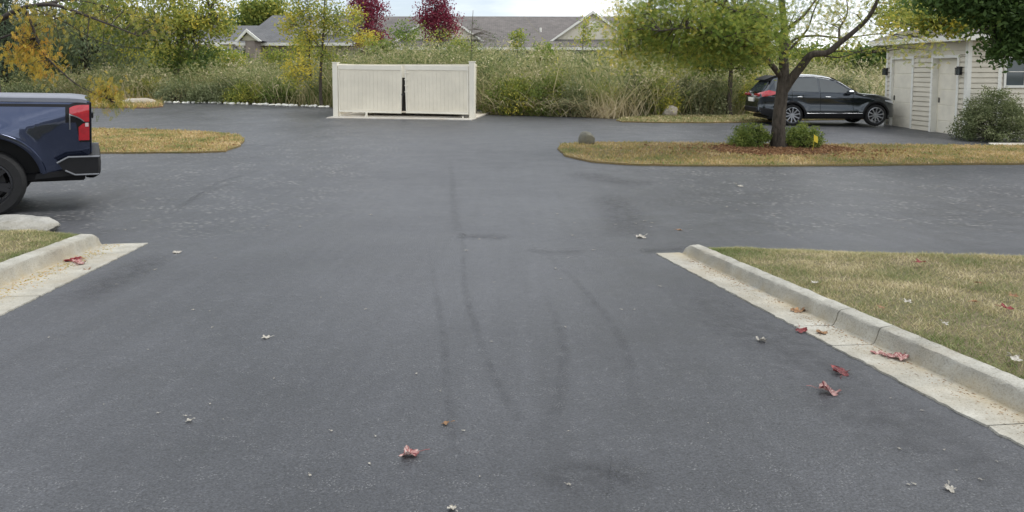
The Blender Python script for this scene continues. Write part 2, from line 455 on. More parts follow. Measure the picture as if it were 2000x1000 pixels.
# ------------------------------------------------------------------ object helpers
def tag(o, label=None, cat=None, group=None, kind=None):
    if label: o['label'] = label
    if cat: o['category'] = cat
    if group: o['group'] = group
    if kind: o['kind'] = kind
    return o
def thing(name, label, cat, loc=(0, 0, 0), rz=0, group=None, rot=None):
    o = bpy.data.objects.new(name, None)
    o.empty_display_size = .2
    COL.objects.link(o)
    o.location = Vector([float(c) for c in loc])
    o.rotation_euler = rot if rot else (0, 0, rz)
    return tag(o, label, cat, group)
def root_of(o):
    while o.parent: o = o.parent
    return o
def link(name, me, mat, parent=None, loc=None):
    o = bpy.data.objects.new(name, me)
    COL.objects.link(o)
    if mat: me.materials.append(mat)
    if parent: o.parent = parent
    if loc is not None: o.location = Vector([float(c) for c in loc])
    return o
class MB:
    def __init__(s): s.v, s.f = [], []
    def add(s, vs, fs):
        b = len(s.v)
        s.v += [tuple(float(c) for c in v) for v in vs]
        s.f += [[i + b for i in f] for f in fs]
        return s
    def box(s, x0, x1, y0, y1, z0, z1, bev=0):
        if bev <= 0:
            return s.add([(x0, y0, z0), (x1, y0, z0), (x1, y1, z0), (x0, y1, z0), (x0, y0, z1), (x1, y0, z1), (x1, y1, z1), (x0, y1, z1)],
                         [(0, 3, 2, 1), (4, 5, 6, 7), (0, 1, 5, 4), (1, 2, 6, 5), (2, 3, 7, 6), (3, 0, 4, 7)])
        b = bev
        vs, idx = [], {}
        for i, (x, sx) in enumerate(((x0, 1), (x1, -1))):
            for j, (y, sy) in enumerate(((y0, 1), (y1, -1))):
                for k, (z, sz) in enumerate(((z0, 1), (z1, -1))):
                    for a in range(3):
                        d = [sx * b, sy * b, sz * b]; d[a] = 0
                        idx[(i, j, k, a)] = len(vs)
                        vs.append((x + d[0], y + d[1], z + d[2]))
        q = lambda *t: [idx[u] for u in t]
        fs = []
        for i in (0, 1):
            fs.append(q((i, 0, 0, 0), (i, 1, 0, 0), (i, 1, 1, 0), (i, 0, 1, 0)))
            fs.append(q((0, i, 0, 1), (1, i, 0, 1), (1, i, 1, 1), (0, i, 1, 1)))
            fs.append(q((0, 0, i, 2), (1, 0, i, 2), (1, 1, i, 2), (0, 1, i, 2)))
            for j in (0, 1):
                fs.append(q((i, j, 0, 0), (i, j, 1, 0), (i, j, 1, 1), (i, j, 0, 1)))
                fs.append(q((i, 0, j, 0), (i, 1, j, 0), (i, 1, j, 2), (i, 0, j, 2)))
                fs.append(q((0, i, j, 1), (1, i, j, 1), (1, i, j, 2), (0, i, j, 2)))
                for k in (0, 1):
                    fs.append(q((i, j, k, 0), (i, j, k, 1), (i, j, k, 2)))
        return s.add(vs, fs)
    def tube(s, pts, rad, n=6, cap=True):
        pts = [Vector([float(c) for c in p]) for p in pts]
        if not hasattr(rad, '__len__'): rad = [rad] * len(pts)
        vs, fs = [], []
        up = Vector((0.13, 0.29, 1)).normalized()
        for i, p in enumerate(pts):
            t = (pts[min(i + 1, len(pts) - 1)] - pts[max(i - 1, 0)])
            if t.length < 1e-9: t = Vector((0, 0, 1))
            t.normalize()
            a = t.cross(up if abs(t.dot(up)) < .95 else Vector((1, 0, 0))).normalized()
            b = t.cross(a)
            for k in range(n):
                q = 2 * math.pi * k / n
                vs.append(p + (a * math.cos(q) + b * math.sin(q)) * rad[i])
        for i in range(len(pts) - 1):
            for k in range(n):
                k2 = (k + 1) % n
                fs.append((i * n + k, i * n + k2, (i + 1) * n + k2, (i + 1) * n + k))
        if cap:
            fs.append(tuple(range(n))); fs.append(tuple(range((len(pts) - 1) * n, len(pts) * n)))
        return s.add(vs, fs)
    def ring(s, prof, n=28, axis='y', c=(0, 0, 0)):
        """lathe of (r, h) about axis through c"""
        vs, fs = [], []
        m = len(prof)
        for k in range(n):
            a = 2 * math.pi * k / n
            for r, h in prof:
                if axis == 'y': vs.append((c[0] + r * math.cos(a), c[1] + h, c[2] + r * math.sin(a)))
                else: vs.append((c[0] + r * math.cos(a), c[1] + r * math.sin(a), c[2] + h))
        for k in range(n):
            k2 = (k + 1) % n
            for j in range(m - 1):
                fs.append((k * m + j, k2 * m + j, k2 * m + j + 1, k * m + j + 1))
        return s.add(vs, fs)
    def prism(s, poly, axis, a, b):
        """extrude a 2-D polygon: axis 'y' -> poly in (x,z); 'x' -> (y,z); 'z' -> (x,y)"""
        n = len(poly)
        def P(p, h):
            return (p[0], h, p[1]) if axis == 'y' else ((h, p[0], p[1]) if axis == 'x' else (p[0], p[1], h))
        vs = [P(p, a) for p in poly] + [P(p, b) for p in poly]
        fs = [tuple(range(n)), tuple(range(2 * n - 1, n - 1, -1))]
        for i in range(n):
            j = (i + 1) % n
            fs.append((i, j, n + j, n + i))
        return s.add(vs, fs)
    def grid(s, P):
        """P: rows x cols of points"""
        r, c = len(P), len(P[0])
        return s.add([p for row in P for p in row], [(i * c + j, i * c + j + 1, (i + 1) * c + j + 1, (i + 1) * c + j) for i in range(r - 1) for j in range(c - 1)])
    def build(s, name, mat, parent=None, local=True, loc=None, smooth=False, angle=None, fix=True):
        vs = s.v
        if not local:
            o = loc if loc is not None else (root_of(parent).location if parent else (0, 0, 0))
            vs = [(v[0] - o[0], v[1] - o[1], v[2] - o[2]) for v in vs]
        me = bpy.data.meshes.new(name)
        me.from_pydata(vs, [], s.f)
        if fix:
            import bmesh
            bm = bmesh.new(); bm.from_mesh(me)
            bmesh.ops.recalc_face_normals(bm, faces=bm.faces)
            bm.to_mesh(me); bm.free()
        if smooth:
            me.polygons.foreach_set('use_smooth', [True] * len(me.polygons))
            if angle: me.set_sharp_from_angle(angle=R(angle))
        me.update()
        return link(name, me, mat, parent, loc)

def quads_np(name, V, nper, tone, mat, parent=None, loc=None, tri=False):
    """V: (N*nper,3) verts, one polygon of nper verts per leaf"""
    N = len(V) // nper
    me = bpy.data.meshes.new(name)
    me.vertices.add(len(V)); me.loops.add(len(V)); me.polygons.add(N)
    me.vertices.foreach_set('co', V.astype(np.float32).ravel())
    me.loops.foreach_set('vertex_index', np.arange(len(V), dtype=np.int32))
    me.polygons.foreach_set('loop_start', np.arange(0, len(V), nper, dtype=np.int32))
    me.polygons.foreach_set('loop_total', np.full(N, nper, dtype=np.int32))
    at_ = me.attributes.new('tone', 'FLOAT', 'FACE')
    at_.data.foreach_set('value', np.clip(tone, 0, 1).astype(np.float32))
    me.update(calc_edges=True)
    return link(name, me, mat, parent, loc)
def rand_unit(n):
    v = RNG.normal(size=(n, 3))
    return v / np.linalg.norm(v, axis=1, keepdims=True)
def leaves(name, P, length, width, tone, mat, parent=None, loc=None, droop=0.0, flat=0.0):
    """diamond shaped leaves centred on P"""
    n = len(P)
    d = rand_unit(n); d[:, 2] = d[:, 2] * (1 - flat) - droop
    d /= np.linalg.norm(d, axis=1, keepdims=True)
    q = rand_unit(n); q[:, 2] *= (1 - flat)
    w = np.cross(d, q); w /= np.linalg.norm(w, axis=1, keepdims=True) + 1e-9
    L = length * RNG.uniform(.6, 1.3, (n, 1)); W = width * RNG.uniform(.7, 1.3, (n, 1))
    V = np.stack([P - d * L / 2, P + w * W / 2 + d * L * .05, P + d * L / 2, P - w * W / 2 + d * L * .05], 1).reshape(-1, 3)
    o = loc if loc is not None else (np.array(root_of(parent).location) if parent else np.zeros(3))
    return quads_np(name, V - np.array(o), 4, tone, mat, parent, loc)
def fronds(name, P, length, width, tone, mat, parent=None, loc=None, droop=0.4):
    """pinnate leaves: a drooping midrib line with 2 x 4 leaflets, as one strip of small diamonds"""
    n = len(P)
    d = rand_unit(n); d[:, 2] = d[:, 2] * .6 - droop
    d /= np.linalg.norm(d, axis=1, keepdims=True)
    q = rand_unit(n)
    w = np.cross(d, q); w /= np.linalg.norm(w, axis=1, keepdims=True) + 1e-9
    L = length * RNG.uniform(.6, 1.3, (n, 1))
    out, tn = [], []
    for k in range(4):
        for s in (-1, 1):
            b = P + d * L * (k / 4.0)
            ll = w * s * width * (1.1 - .15 * k) + d * width * .5
            ww = d * width * .38
            out.append(np.stack([b, b + ll * .5 + ww, b + ll, b + ll * .5 - ww], 1))
            tn.append(tone)
    V = np.concatenate(out, 0).reshape(-1, 3)
    o = loc if loc is not None else (np.array(root_of(parent).location) if parent else np.zeros(3))
    return quads_np(name, V - np.array(o), 4, np.concatenate(tn) + RNG.normal(0, .05, len(V) // 4), mat, parent, loc)
def blades(name, P, H, W, bend, tone, mat, parent=None, loc=None, lean=.3, dry=0.0):
    """upright curved blades: two quads and a tip, as three 4-vertex faces"""
    n = len(P)
    az = RNG.uniform(0, 2 * np.pi, n)
    dirv = np.stack([np.cos(az), np.sin(az), np.zeros(n)], 1)
    az2 = RNG.uniform(0, 2 * np.pi, n)
    wv = np.stack([np.cos(az2), np.sin(az2), np.zeros(n)], 1) * (W * RNG.uniform(.6, 1.4, n))[:, None] / 2
    clump = .5 + .5 * np.sin(P[:, 0] * 6.1 + 2 * np.sin(P[:, 1] * 3.7)) * np.sin(P[:, 1] * 7.3 + 2 * np.sin(P[:, 0] * 4.3))
    h = H * RNG.uniform(.55, 1.25, n) * (.7 + .6 * clump)
    ln = (lean * RNG.uniform(.1, 1, n))[:, None]
    bd = (bend * RNG.uniform(.2, 1.2, n))[:, None]
    def pt(t):
        return P + dirv * (ln * t + bd * t ** 2.5) * h[:, None] + np.array([0, 0, 1.0]) * (h[:, None] * (t - bd * .45 * t ** 3))
    p = [pt(t) for t in (0, .35, .7, 1.0)]
    ws = [1.0, .85, .5, .05]
    out = [np.stack([p[k] - wv * ws[k], p[k] + wv * ws[k], p[k + 1] + wv * ws[k + 1], p[k + 1] - wv * ws[k + 1]], 1) for k in range(3)]
    tn = [tone + dry * .25, tone, tone - dry * .12]
    V = np.concatenate(out, 0).reshape(-1, 3)
    o = loc if loc is not None else (np.array(root_of(parent).location) if parent else np.zeros(3))
    return quads_np(name, V - np.array(o), 4, np.concatenate(tn), mat, parent, loc)

# ---- sheets over the terrain
def clip_half(poly, ax, v, keep_ge):
    out = []
    for i in range(len(poly)):
        a, b = poly[i], poly[(i + 1) % len(poly)]
        ia = (a[ax] >= v) if keep_ge else (a[ax] <= v)
        ib = (b[ax] >= v) if keep_ge else (b[ax] <= v)
        if ia: out.append(a)
        if ia != ib:
            t = (v - a[ax]) / (b[ax] - a[ax])
            out.append((a[0] + (b[0] - a[0]) * t, a[1] + (b[1] - a[1]) * t))
    return out
def sheet(poly, dz, mb=None):
    mb = mb or MB()
    for j in range(len(YS) - 1):
        p = clip_half(clip_half(poly, 1, YS[j], True), 1, YS[j + 1], False) if len(poly) else []
        if len(p) < 3: continue
        for i in range(len(XS) - 1):
            q = clip_half(clip_half(p, 0, XS[i], True), 0, XS[i + 1], False)
            if len(q) < 3: continue
            mb.add([(x, y, G(x, y) + dz) for x, y in q], [list(range(len(q)))])
    return mb
def skirt(mb, poly, dz, depth=.06):
    n = len(poly)
    for i in range(n):
        a, b = poly[i], poly[(i + 1) % n]
        mb.add([(a[0], a[1], G(*a) + dz), (b[0], b[1], G(*b) + dz), (b[0], b[1], G(*b) - depth), (a[0], a[1], G(*a) - depth)], [(0, 1, 2, 3)])
def ragged(pts, step=.25, amp=.03):
    out = []
    n = len(pts)
    for i in range(n):
        a, b = np.array(pts[i][:2]), np.array(pts[(i + 1) % n][:2])
        L = np.linalg.norm(b - a)
        k = max(1, min(60, int(L / step)))
        nn = np.array([-(b - a)[1], (b - a)[0]]) / (L + 1e-9)
        for q in range(k):
            p = a + (b - a) * q / k + nn * random.uniform(-amp, amp)
            out.append((float(p[0]), float(p[1])))
    return out
def inside(P, poly):
    x, y = P[:, 0], P[:, 1]
    r = np.zeros(len(P), bool)
    n = len(poly)
    for i in range(n):
        (x1, y1), (x2, y2) = poly[i], poly[(i + 1) % n]
        c = ((y1 > y) != (y2 > y)) & (x < (x2 - x1) * (y - y1) / (y2 - y1 + 1e-12) + x1)
        r ^= c
    return r
def scatter(poly, n):
    a = np.array(poly); lo, hi = a.min(0), a.max(0)
    P = RNG.uniform(lo, hi, (n, 2))
    return P[inside(P, poly)]
def onground(P, dz=0):
    return np.column_stack([P, G(P[:, 0], P[:, 1]) + dz])

# ------------------------------------------------------------------ ground and asphalt
g = sheet([(-900, -60), (900, -60), (900, 1500), (-900, 1500)], -.012)
tag(g.build('ground', M['soil'], fix=False), kind='structure')
far_edge = [gp(300, 200), gp(400, 201.5), gp(520, 205), gp(640, 209.5)]
right_edge = [gp(940, 224), gp(1050, 226.5), gp(1120, 229), gp(1205, 233)]
lawn_front = [gp(1215, 239), gp(1300, 240.5), gp(1400, 240.5), gp(1480, 239)]
strip_back = [gp(1560, 235), gp(1700, 233)]
road = [(-45, -12), (45, -12), (45, 27)] + [(float(strip_back[1][0]) + 1.5, float(strip_back[1][1]))] + \
       [tuple(p[:2]) for p in reversed(strip_back)] + [tuple(p[:2]) for p in reversed(lawn_front)] + \
       [tuple(p[:2]) for p in reversed(right_edge)] + [(-1.2, 30), (-7.0, 31)] + [tuple(p[:2]) for p in reversed(far_edge)] + \
       [(-24, 37.5), (-45, 41)]
road = [(float(a), float(b)) for a, b in road]
tag(sheet(road, 0).build('asphalt_road', M['asphalt'], fix=False), kind='structure')

# rubber marks and dark sealer patches lying on the asphalt
def mark(pxs, width, mat, name='tyre_mark'):
    pts = [gp(*p) for p in pxs]
    # catmull resample
    out = []
    P = [pts[0]] + pts + [pts[-1]]
    for i in range(1, len(P) - 2):
        for k in range(6):
            t = k / 6
            out.append(.5 * ((2 * P[i]) + (-P[i - 1] + P[i + 1]) * t + (2 * P[i - 1] - 5 * P[i] + 4 * P[i + 1] - P[i + 2]) * t * t + (-P[i - 1] + 3 * P[i] - 3 * P[i + 1] + P[i + 2]) * t ** 3))
    out.append(P[-2])
    rows, uv = [], []
    for i, p in enumerate(out):
        d = out[min(i + 1, len(out) - 1)] - out[max(i - 1, 0)]
        nn = np.array([-d[1], d[0]]); nn /= np.linalg.norm(nn) + 1e-9
        row = []
        for s in (-.5, .5):
            q = p[:2] + nn * width * s
            row.append((q[0], q[1], G(q[0], q[1]) + .004 + mark.k * .0012))
        rows.append(row); uv.append(i / (len(out) - 1))
    mark.k += 1
    mb = MB().grid(rows)
    o = mb.build(name, mat, fix=False)
    u = o.data.uv_layers.new(name='uv')
    for lp in o.data.loops:
        vi = lp.vertex_index
        u.data[lp.index].uv = (vi % 2, uv[vi // 2])
    tag(o, kind='structure')
mark.k = 0
for pts, w in [([(900, 430), (904, 480), (908, 560), (930, 640), (962, 730), (1010, 810), (1050, 860)], .09),
               ([(1055, 485), (1110, 535), (1170, 600), (1212, 660), (1236, 740), (1238, 830)], .11),
               ([(838, 480), (850, 560), (865, 650), (874, 760), (890, 870), (925, 980)], .09),
               ([(1060, 560), (1092, 640), (1100, 720), (1085, 800), (1035, 870)], .12),
               ([(880, 300), (884, 360), (888, 420), (900, 480)], .2),
               ([(360, 400), (420, 360), (520, 330)], .25),
               ([(330, 420), (395, 380), (470, 352)], .22)]:
    mark(pts, w * .8, M['mark'])
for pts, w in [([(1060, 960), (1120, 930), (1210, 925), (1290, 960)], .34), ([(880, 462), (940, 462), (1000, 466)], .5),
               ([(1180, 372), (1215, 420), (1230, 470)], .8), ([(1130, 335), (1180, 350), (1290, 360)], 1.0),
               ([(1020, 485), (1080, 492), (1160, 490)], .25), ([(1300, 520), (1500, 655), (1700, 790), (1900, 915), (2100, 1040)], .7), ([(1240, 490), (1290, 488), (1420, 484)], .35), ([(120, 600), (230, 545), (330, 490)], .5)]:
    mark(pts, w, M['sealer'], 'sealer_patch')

# ------------------------------------------------------------------ kerbs
def kerb(p_end, p_near, side, joints_y, gut, h, top, extra=4.0):
    a, b = np.array(p_end[:2]), np.array(p_near[:2])
    d = (b - a) / np.linalg.norm(b - a)
    L = np.linalg.norm(b - a) + extra
    n = np.array([-d[1], d[0]])
    if n[0] * side < 0: n = -n
    prof = [(-.024, -.03), (-.02, .009), (gut * .5, .008), (gut - .012, .007), (gut, .011), (gut + .014, .04), (gut + .026, h - .022), (gut + .034, h - .010), (gut + .046, h - .004), (gut + .046 + top, h + .003), (gut + .06 + top, h - .003), (gut + .062 + top, -.05)]
    cuts = [0.0] + [((a[1] - y) / -d[1]) for y in joints_y] + [L]
    mb = MB(); kerb_idx = []
    for q in range(len(cuts) - 1):
        s0, s1 = cuts[q] + (.004 if q else 0), cuts[q + 1] - .004
        k = max(2, int((s1 - s0) / .035))
        rows = []
        for i in range(k + 1):
            s = s0 + (s1 - s0) * i / k
            row = []
            nose = min(1, (s + .03) / .16) ** .5 if q == 0 else 1
            for j, (o, z) in enumerate(prof):
                jit = (random.gauss(0, .004) + .007 * noise_.noise(Vector((s * 9, side, 0))) + .006 * noise_.noise(Vector((s * 31, side, 3)))) if j < 2 else random.uniform(-.002, .002)
                p = a + d * s + n * (o + jit)
                zz = z * (nose if j > 3 else 1) + ((.004 * noise_.noise(Vector((s * 7, j * .8, side))) + random.uniform(-.0016, .0016)) if j > 2 else 0)
                if q == 0 and i == 0 and j > 3: p = p + d * .03
                row.append((p[0], p[1], G(p[0], p[1]) + zz))
            rows.append(row)
        mb.grid(rows)
        mb.add(rows[0], [list(range(len(prof)))]); mb.add(rows[-1], [list(range(len(prof)))])
        kerb_idx += list(range(len(prof))) * (k + 3)
    NP = len(prof)
    o = mb.build('kerb', M['concrete'], smooth=True, angle=27, fix=False)
    tan_ = [0, .12, .35, .8, 1, .55, .25, .1, 0, 0, .1, .3]
    gry_ = [0, .1, .05, .05, .2, .35, .75, .8, .25, .05, .3, .6]  # grey dirt streaks, plus painted shade that sets the face below the top
    for nm, arr in (('tan', tan_), ('grime_shade', gry_)):
        at_ = o.data.attributes.new(nm, 'FLOAT', 'POINT')
        at_.data.foreach_set('value', [arr[kerb_idx[i]] for i in range(len(o.data.vertices))])
    tag(o, kind='structure')
    return a, d, n, L, gut + .062 + top, h
kr = kerb(gp(1285, 496), gp(2000, 869), 1, [gp(1607, 640)[1], gp(1690, 678)[1], gp(1240 + 740, 835)[1]], .215, .101, .064)
kl = kerb(gp(285, 476), gp(0, 615), -1, [gp(60, 580)[1], 3.2], .385, .128, .10)

def near_lawn(name, K, far_px, width, side, n_blades, label):
    a, d, n, L, wd, kh = K
    back = lambda y: a + d * ((a[1] - y) / -d[1]) + n * wd
    fx = [back(a[1])[0]] + [gp(*p)[0] for p in far_px]
    fy = [a[1] + .12] + [gp(*p)[1] for p in far_px]
    if side < 0: fx, fy = fx[::-1], fy[::-1]
    yend = lambda x: np.interp(x, fx, fy)
    def pos(u, t):      # u along 0..1 (far..near), t across metres
        y0 = -3.0
        b = back(a[1])
        x_far = b[0] + side * t
        y = yend(x_far) + (y0 - yend(x_far)) * u
        x = back(min(y, a[1]))[0] + side * t
        return x, y, yend(x_far) - y
    def height(x, y, dist, t):
        e = min(1, max(0, dist / .45)); e = e * e * (3 - 2 * e)
        w = .5 + .5 * min(1, t / .3)
        return G(x, y) + .012 + (kh - .022) * e + .02 * e * math.sin(x * 1.7 + y * 1.1) * min(1, t)
    us = [0, .01, .02, .035, .05, .075, .1] + [.1 + .9 * i / 24 for i in range(1, 25)]
    ts = [0, .05, .15, .3] + [.3 + (width - .3) * i / 22 for i in range(1, 23)]
    rows = []
    for u in us:
        row = []
        for t in ts:
            x, y, ds = pos(u, t)
            row.append((x, y, height(x, y, ds, t)))
        rows.append(row)
    mb = MB().grid(rows)
    mb.grid([[(p[0], p[1], p[2]) for p in rows[0]], [(p[0], p[1] + .005, G(p[0], p[1]) - .03) for p in rows[0]]])
    o = mb.build(name, M['thatch'], fix=False, smooth=True)
    tag(o, kind='structure')
    P = []
    for _ in range(n_blades):
        u = random.random() ** 1.5 * .62; t = random.random() ** 1.2 * width
        x, y, ds = pos(u, t)
        if y < 1.0: continue
        P.append((x, y, height(x, y, ds, t) - .004, t))
    P = np.array(P); T = P[:, 3]; P = P[:, :3]
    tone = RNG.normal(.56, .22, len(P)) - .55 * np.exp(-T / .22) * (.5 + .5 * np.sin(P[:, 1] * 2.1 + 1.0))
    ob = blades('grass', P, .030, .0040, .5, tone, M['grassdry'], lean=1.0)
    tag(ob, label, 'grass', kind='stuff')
    return pos, height
lawnR = near_lawn('lawn', kr, [(1440, 490), (1600, 496), (1800, 504), (2000, 513), (2300, 520)], 8.5, 1, 230000, 'short dry lawn grass behind the right kerb')
lawnL = near_lawn('lawn', kl, [(110, 461), (40, 460), (-300, 462)], 3.2, -1, 75000, 'short straw coloured lawn grass behind the left kerb')

# ------------------------------------------------------------------ grass islands
def island(name, pxs, n, mat, gmat, label, H=.06, W=.015, dz=.035, tonef=None, skip=None):
    poly = ragged([gp(*p) for p in pxs], .22, .03)
    mb = sheet(poly, dz); skirt(mb, poly, dz)
    tag(mb.build(name, M[mat], fix=False), kind='structure')
    P = scatter(poly, n)
    if skip: P = P[~inside(P, skip)]
    tone = RNG.normal(.47, .2, len(P))
    if tonef: tone = tone + tonef(P)
    ob = blades('grass', onground(P, dz - .005), H, W, .5, tone, M[gmat], lean=.8)
    tag(ob, label, 'grass', kind='stuff')
    return poly
mul = ragged([gp(*p) for p in [(1385, 292), (1430, 287), (1620, 288), (1670, 296), (1610, 305), (1490, 307), (1410, 302)]], .3, .06)
tag(sheet(mul, .042).build('mulch_bed', M['mulch'], fix=False), kind='structure')
isR = island('grass_island', [(1089, 292), (1098, 283), (1130, 280), (1250, 280), (1400, 282), (1600, 284), (1800, 285), (2150, 287), (2500, 289), (2500, 322), (2150, 321), (1900, 322), (1700, 324), (1500, 325.5), (1350, 325), (1230, 323), (1150, 317), (1105, 306)],
             52000, 'thatch_orange', 'grassorange', 'orange and green autumn grass on the island under the tree', skip=mul)
isL = island('grass_island', [(478, 272), (462, 265), (400, 259), (300, 255), (190, 253), (-150, 250), (-150, 301), (100, 301), (250, 300), (380, 299), (440, 297), (468, 286)],
             42000, 'thatch_orange', 'grassorange', 'orange and green autumn grass on the island behind the truck')
bedL = island('planting_bed', [(319, 203), (318, 209), (290, 212), (240, 211.5), (100, 212), (-60, 212), (-60, 200), (100, 197), (240, 196), (300, 198)],
              9000, 'mulch', 'grassorange', 'orange grass in the bed left of the far road edge', H=.22, W=.03)
stripR = island('lawn_strip', [(1205, 236), (1215, 239), (1300, 240.5), (1400, 240.5), (1480, 239), (1560, 236), (1700, 233), (1720, 228), (1500, 226), (1300, 228), (1215, 231)],
                15000, 'thatch_orange', 'grassdry', 'short mown grass strip in front of the tall reeds', H=.07, W=.03)
P = scatter(mul, 3200)
m0 = P.mean(0); PX = np.column_stack([RNG.normal(m0[0], 1.3, 1300), RNG.normal(m0[1] - .1, .5, 1300)]); P = np.concatenate([P, PX[inside(PX, isR)]])
PX = scatter(isL, 900); PL = PX
tag(leaves('dry_leaves', onground(PL, .07), .06, .03, RNG.normal(.6, .3, len(PL)), M['chips'], flat=.8), 'orange dry leaf crumbs on the left grass island', 'leaf litter', kind='stuff')
tag(leaves('mulch_chips', onground(P, .065), .07, .035, RNG.normal(.45, .3, len(P)), M['chips'], flat=.8), 'reddish wood mulch chips around the honey locust', 'mulch', kind='stuff')
# paved walk and mulch by the garage
walk = [tuple(p[:2]) for p in (gp(1930, 281), gp(2200, 281), gp(2200, 286.5), (gp(1938, 286.5)))]
mb = sheet(walk, .03); skirt(mb, walk, .03)
tag(mb.build('pavement', M['slab'], fix=False), kind='structure')

# ------------------------------------------------------------------ trash enclosure
pl, pr = gp(652, 229), gp(926, 233)
ang = math.atan2(pr[1] - pl[1], pr[0] - pl[0])
W_ = float(np.linalg.norm(pr[:2] - pl[:2]))
enc = thing('trash_enclosure', 'cream vinyl trash enclosure with double gates at the far end of the drive', 'enclosure', pl, ang)
H_ = 1.98 * (pl[1] / 27.0)
def e_mb(): return MB()
mb = e_mb().box(-.02, .17, -.02, .17, -.1, H_, .01); mb.build('post', M['vinyl_white'], enc)
mb = e_mb().box(-.035, .185, -.035, .185, H_, H_ + .025, .008); mb.build('post_cap', M['vinyl_white'], enc)
mb = e_mb().box(W_ - .17, W_ + .02, -.02, .17, -.15, H_ + .02, .01); mb.build('post', M['vinyl_white'], enc)
mb = e_mb().box(W_ - .185, W_ + .035, -.035, .185, H_ + .02, H_ + .045, .008); mb.build('post_cap', M['vinyl_white'], enc)
def gate(x0, x1, sag0, sag1, name='gate'):
    g_ = H_ - .06
    zb0, zb1 = .16 + sag0, .16 + sag1
    lean = .023 * (1 if x1 > W_ * .6 else -1)
    def sh(mb, f=1):     # drooping gate: it turns about its hinge
        mb.v = [(v[0] + lean * (g_ - v[2]) * ((v[0] - x0) if lean < 0 else (x1 - v[0])) / (x1 - x0), v[1], v[2] + (sag0 + (sag1 - sag0) * (v[0] - x0) / (x1 - x0))) for v in mb.v]
        return mb
    top = sh(MB().box(x0, x1, -.005, .075, g_ - .17, g_, .008))
    top.box(0, 0, 0, 0, 0, 0) if False else None
    board = MB()
    n = 16
    for i in range(n):
        a = x0 + .05 + (x1 - x0 - .1) * i / n
        b = x0 + .05 + (x1 - x0 - .1) * (i + 1) / n
        board.box(a + .0012, b - .0012, .015, .05, .264, g_ - .172, .002)
    board.box(x0 + .05, x1 - .05, .022, .045, .263, g_ - .172)
    root = sh(board).build(name, M['vinyl'], enc)
    top.build('top_rail', M['vinyl_white'], root)
    sh(MB().box(x0, x1, -.005, .075, .19, .262, .008)).build('bottom_rail', M['vinyl_white'], root)
    for a, b in ((x0, x0 + .05), (x1 - .05, x1)):
        sh(MB().box(a, b, -.003, .073, .262, g_ - .172, .006)).build('stile', M['vinyl_white'], root)
    return root, sh
mid = W_ * .503
gL, shL = gate(.19, mid - .035, 0.0, -.035)
gR, shR = gate(mid + .065, W_ - .19, -.02, -.05)
for z in (1.55, 1.32, 1.12, .9):
    MB().box(mid + .055, mid + .22 - (z < 1.4) * .03, -.012, -.004, z, z + .03, .003).build('strap_hinge', M['vinyl_white'], gR)
for x in (W_ * .24,):
    MB().box(x - .035, x + .035, -.03, .03, -.002, .188, .01).ring([(.01, -.05), (.055, -.05), (.06, -.03), (.055, -.01), (.01, -.01)], 14, 'y', (x, 0, .055)).build('gate_wheel', M['vinyl_white'], gL)
MB().box(.24, .27, 0, .05, -.02, .128, .005).build('drop_rod', M['vinyl_white'], gL)
MB().box(W_ - .42, W_ - .37, -.01, .04, -.06, .08, .006).build('drop_rod', M['vinyl_white'], gR)
MB().box(mid - .05, mid + .07, -.03, -.007, .80, .84, .006).tube([(mid - .005, -.03, .86), (mid - .005, -.03, .5)], .012, 6).build('latch', M['blacksatin'], gR)
D_ = 3.0
skew = math.tan(ang) * -1      # side walls run straight back from the drive
def wall_run(nm, a, b, y0, y1):
    q = lambda x, y: (x - skew * -1 * 0 + (W_ * 0) + (y * math.sin(ang)), y)
    m_ = MB()
    pl_ = [q(a, y0), q(b, y0), q(b, y1), q(a, y1)]
    m_.prism(pl_, 'z', .05, H_ - .13)
    pl2 = [q(a - .015, y0), q(b + .015, y0), q(b + .015, y1 + .015), q(a - .015, y1 + .015)]
    m_.prism(pl2, 'z', H_ - .128, H_ - .02)
    m_.build(nm, M['vinyl'], enc)
wall_run('side_panel', .03, .12, .172, D_)
wall_run('side_panel', W_ - .16, W_ - .07, .172, D_)
wall_run('back_panel', .03, W_ - .07, D_ + .017, D_ + .1)
pad = [gp(656, 231), gp(928, 237.5)]
dd = np.array([math.cos(ang), math.sin(ang)]); nn = np.array([-dd[1], dd[0]])
c0 = pl[:2] - nn * .55 - dd * .05; c1 = pr[:2] - nn * .55 + dd * .02
pp = [tuple(c0), tuple(c1), tuple(pr[:2] + nn * 3.1), tuple(pl[:2] + nn * 3.1)]
pp = [(float(a), float(b)) for a, b in pp]
mb = sheet(pp, .035); skirt(mb, pp, .035)
tag(mb.build('concrete_pad', M['slab'], fix=False), kind='structure')
dump = thing('dumpster', 'unseen dark dumpster added behind the enclosure gates to blacken their gaps', 'dumpster', (pl[0] + dd[0] * W_ / 2 + nn[0] * 1.35, pl[1] + dd[1] * W_ / 2 + nn[1] * 1.35, G(*(pl[:2] + nn * 1.35)) + .035), ang)  # unseen bin, enlarged and dark so the gate gaps read as deep shade
MB().prism([(-.75, .15), (.75, .15), (.85, 1.05), (-.85, 1.3)], 'x', -1.85, 1.85).build('bin', M['blacksatin'], dump)
MB().prism([(-.87, 1.303), (.87, 1.053), (.87, 1.09), (-.87, 1.34)], 'x', -1.87, 1.87).build('lid', M['black'], dump)
for sx in (-1.6, 1.6):
    for sy in (-.6, .6):
        MB().ring([(.01, -.03), (.075, -.03), (.075, .03), (.01, .03)], 12, 'y', (sx, sy, .075)).build('caster', M['rubber'], dump)

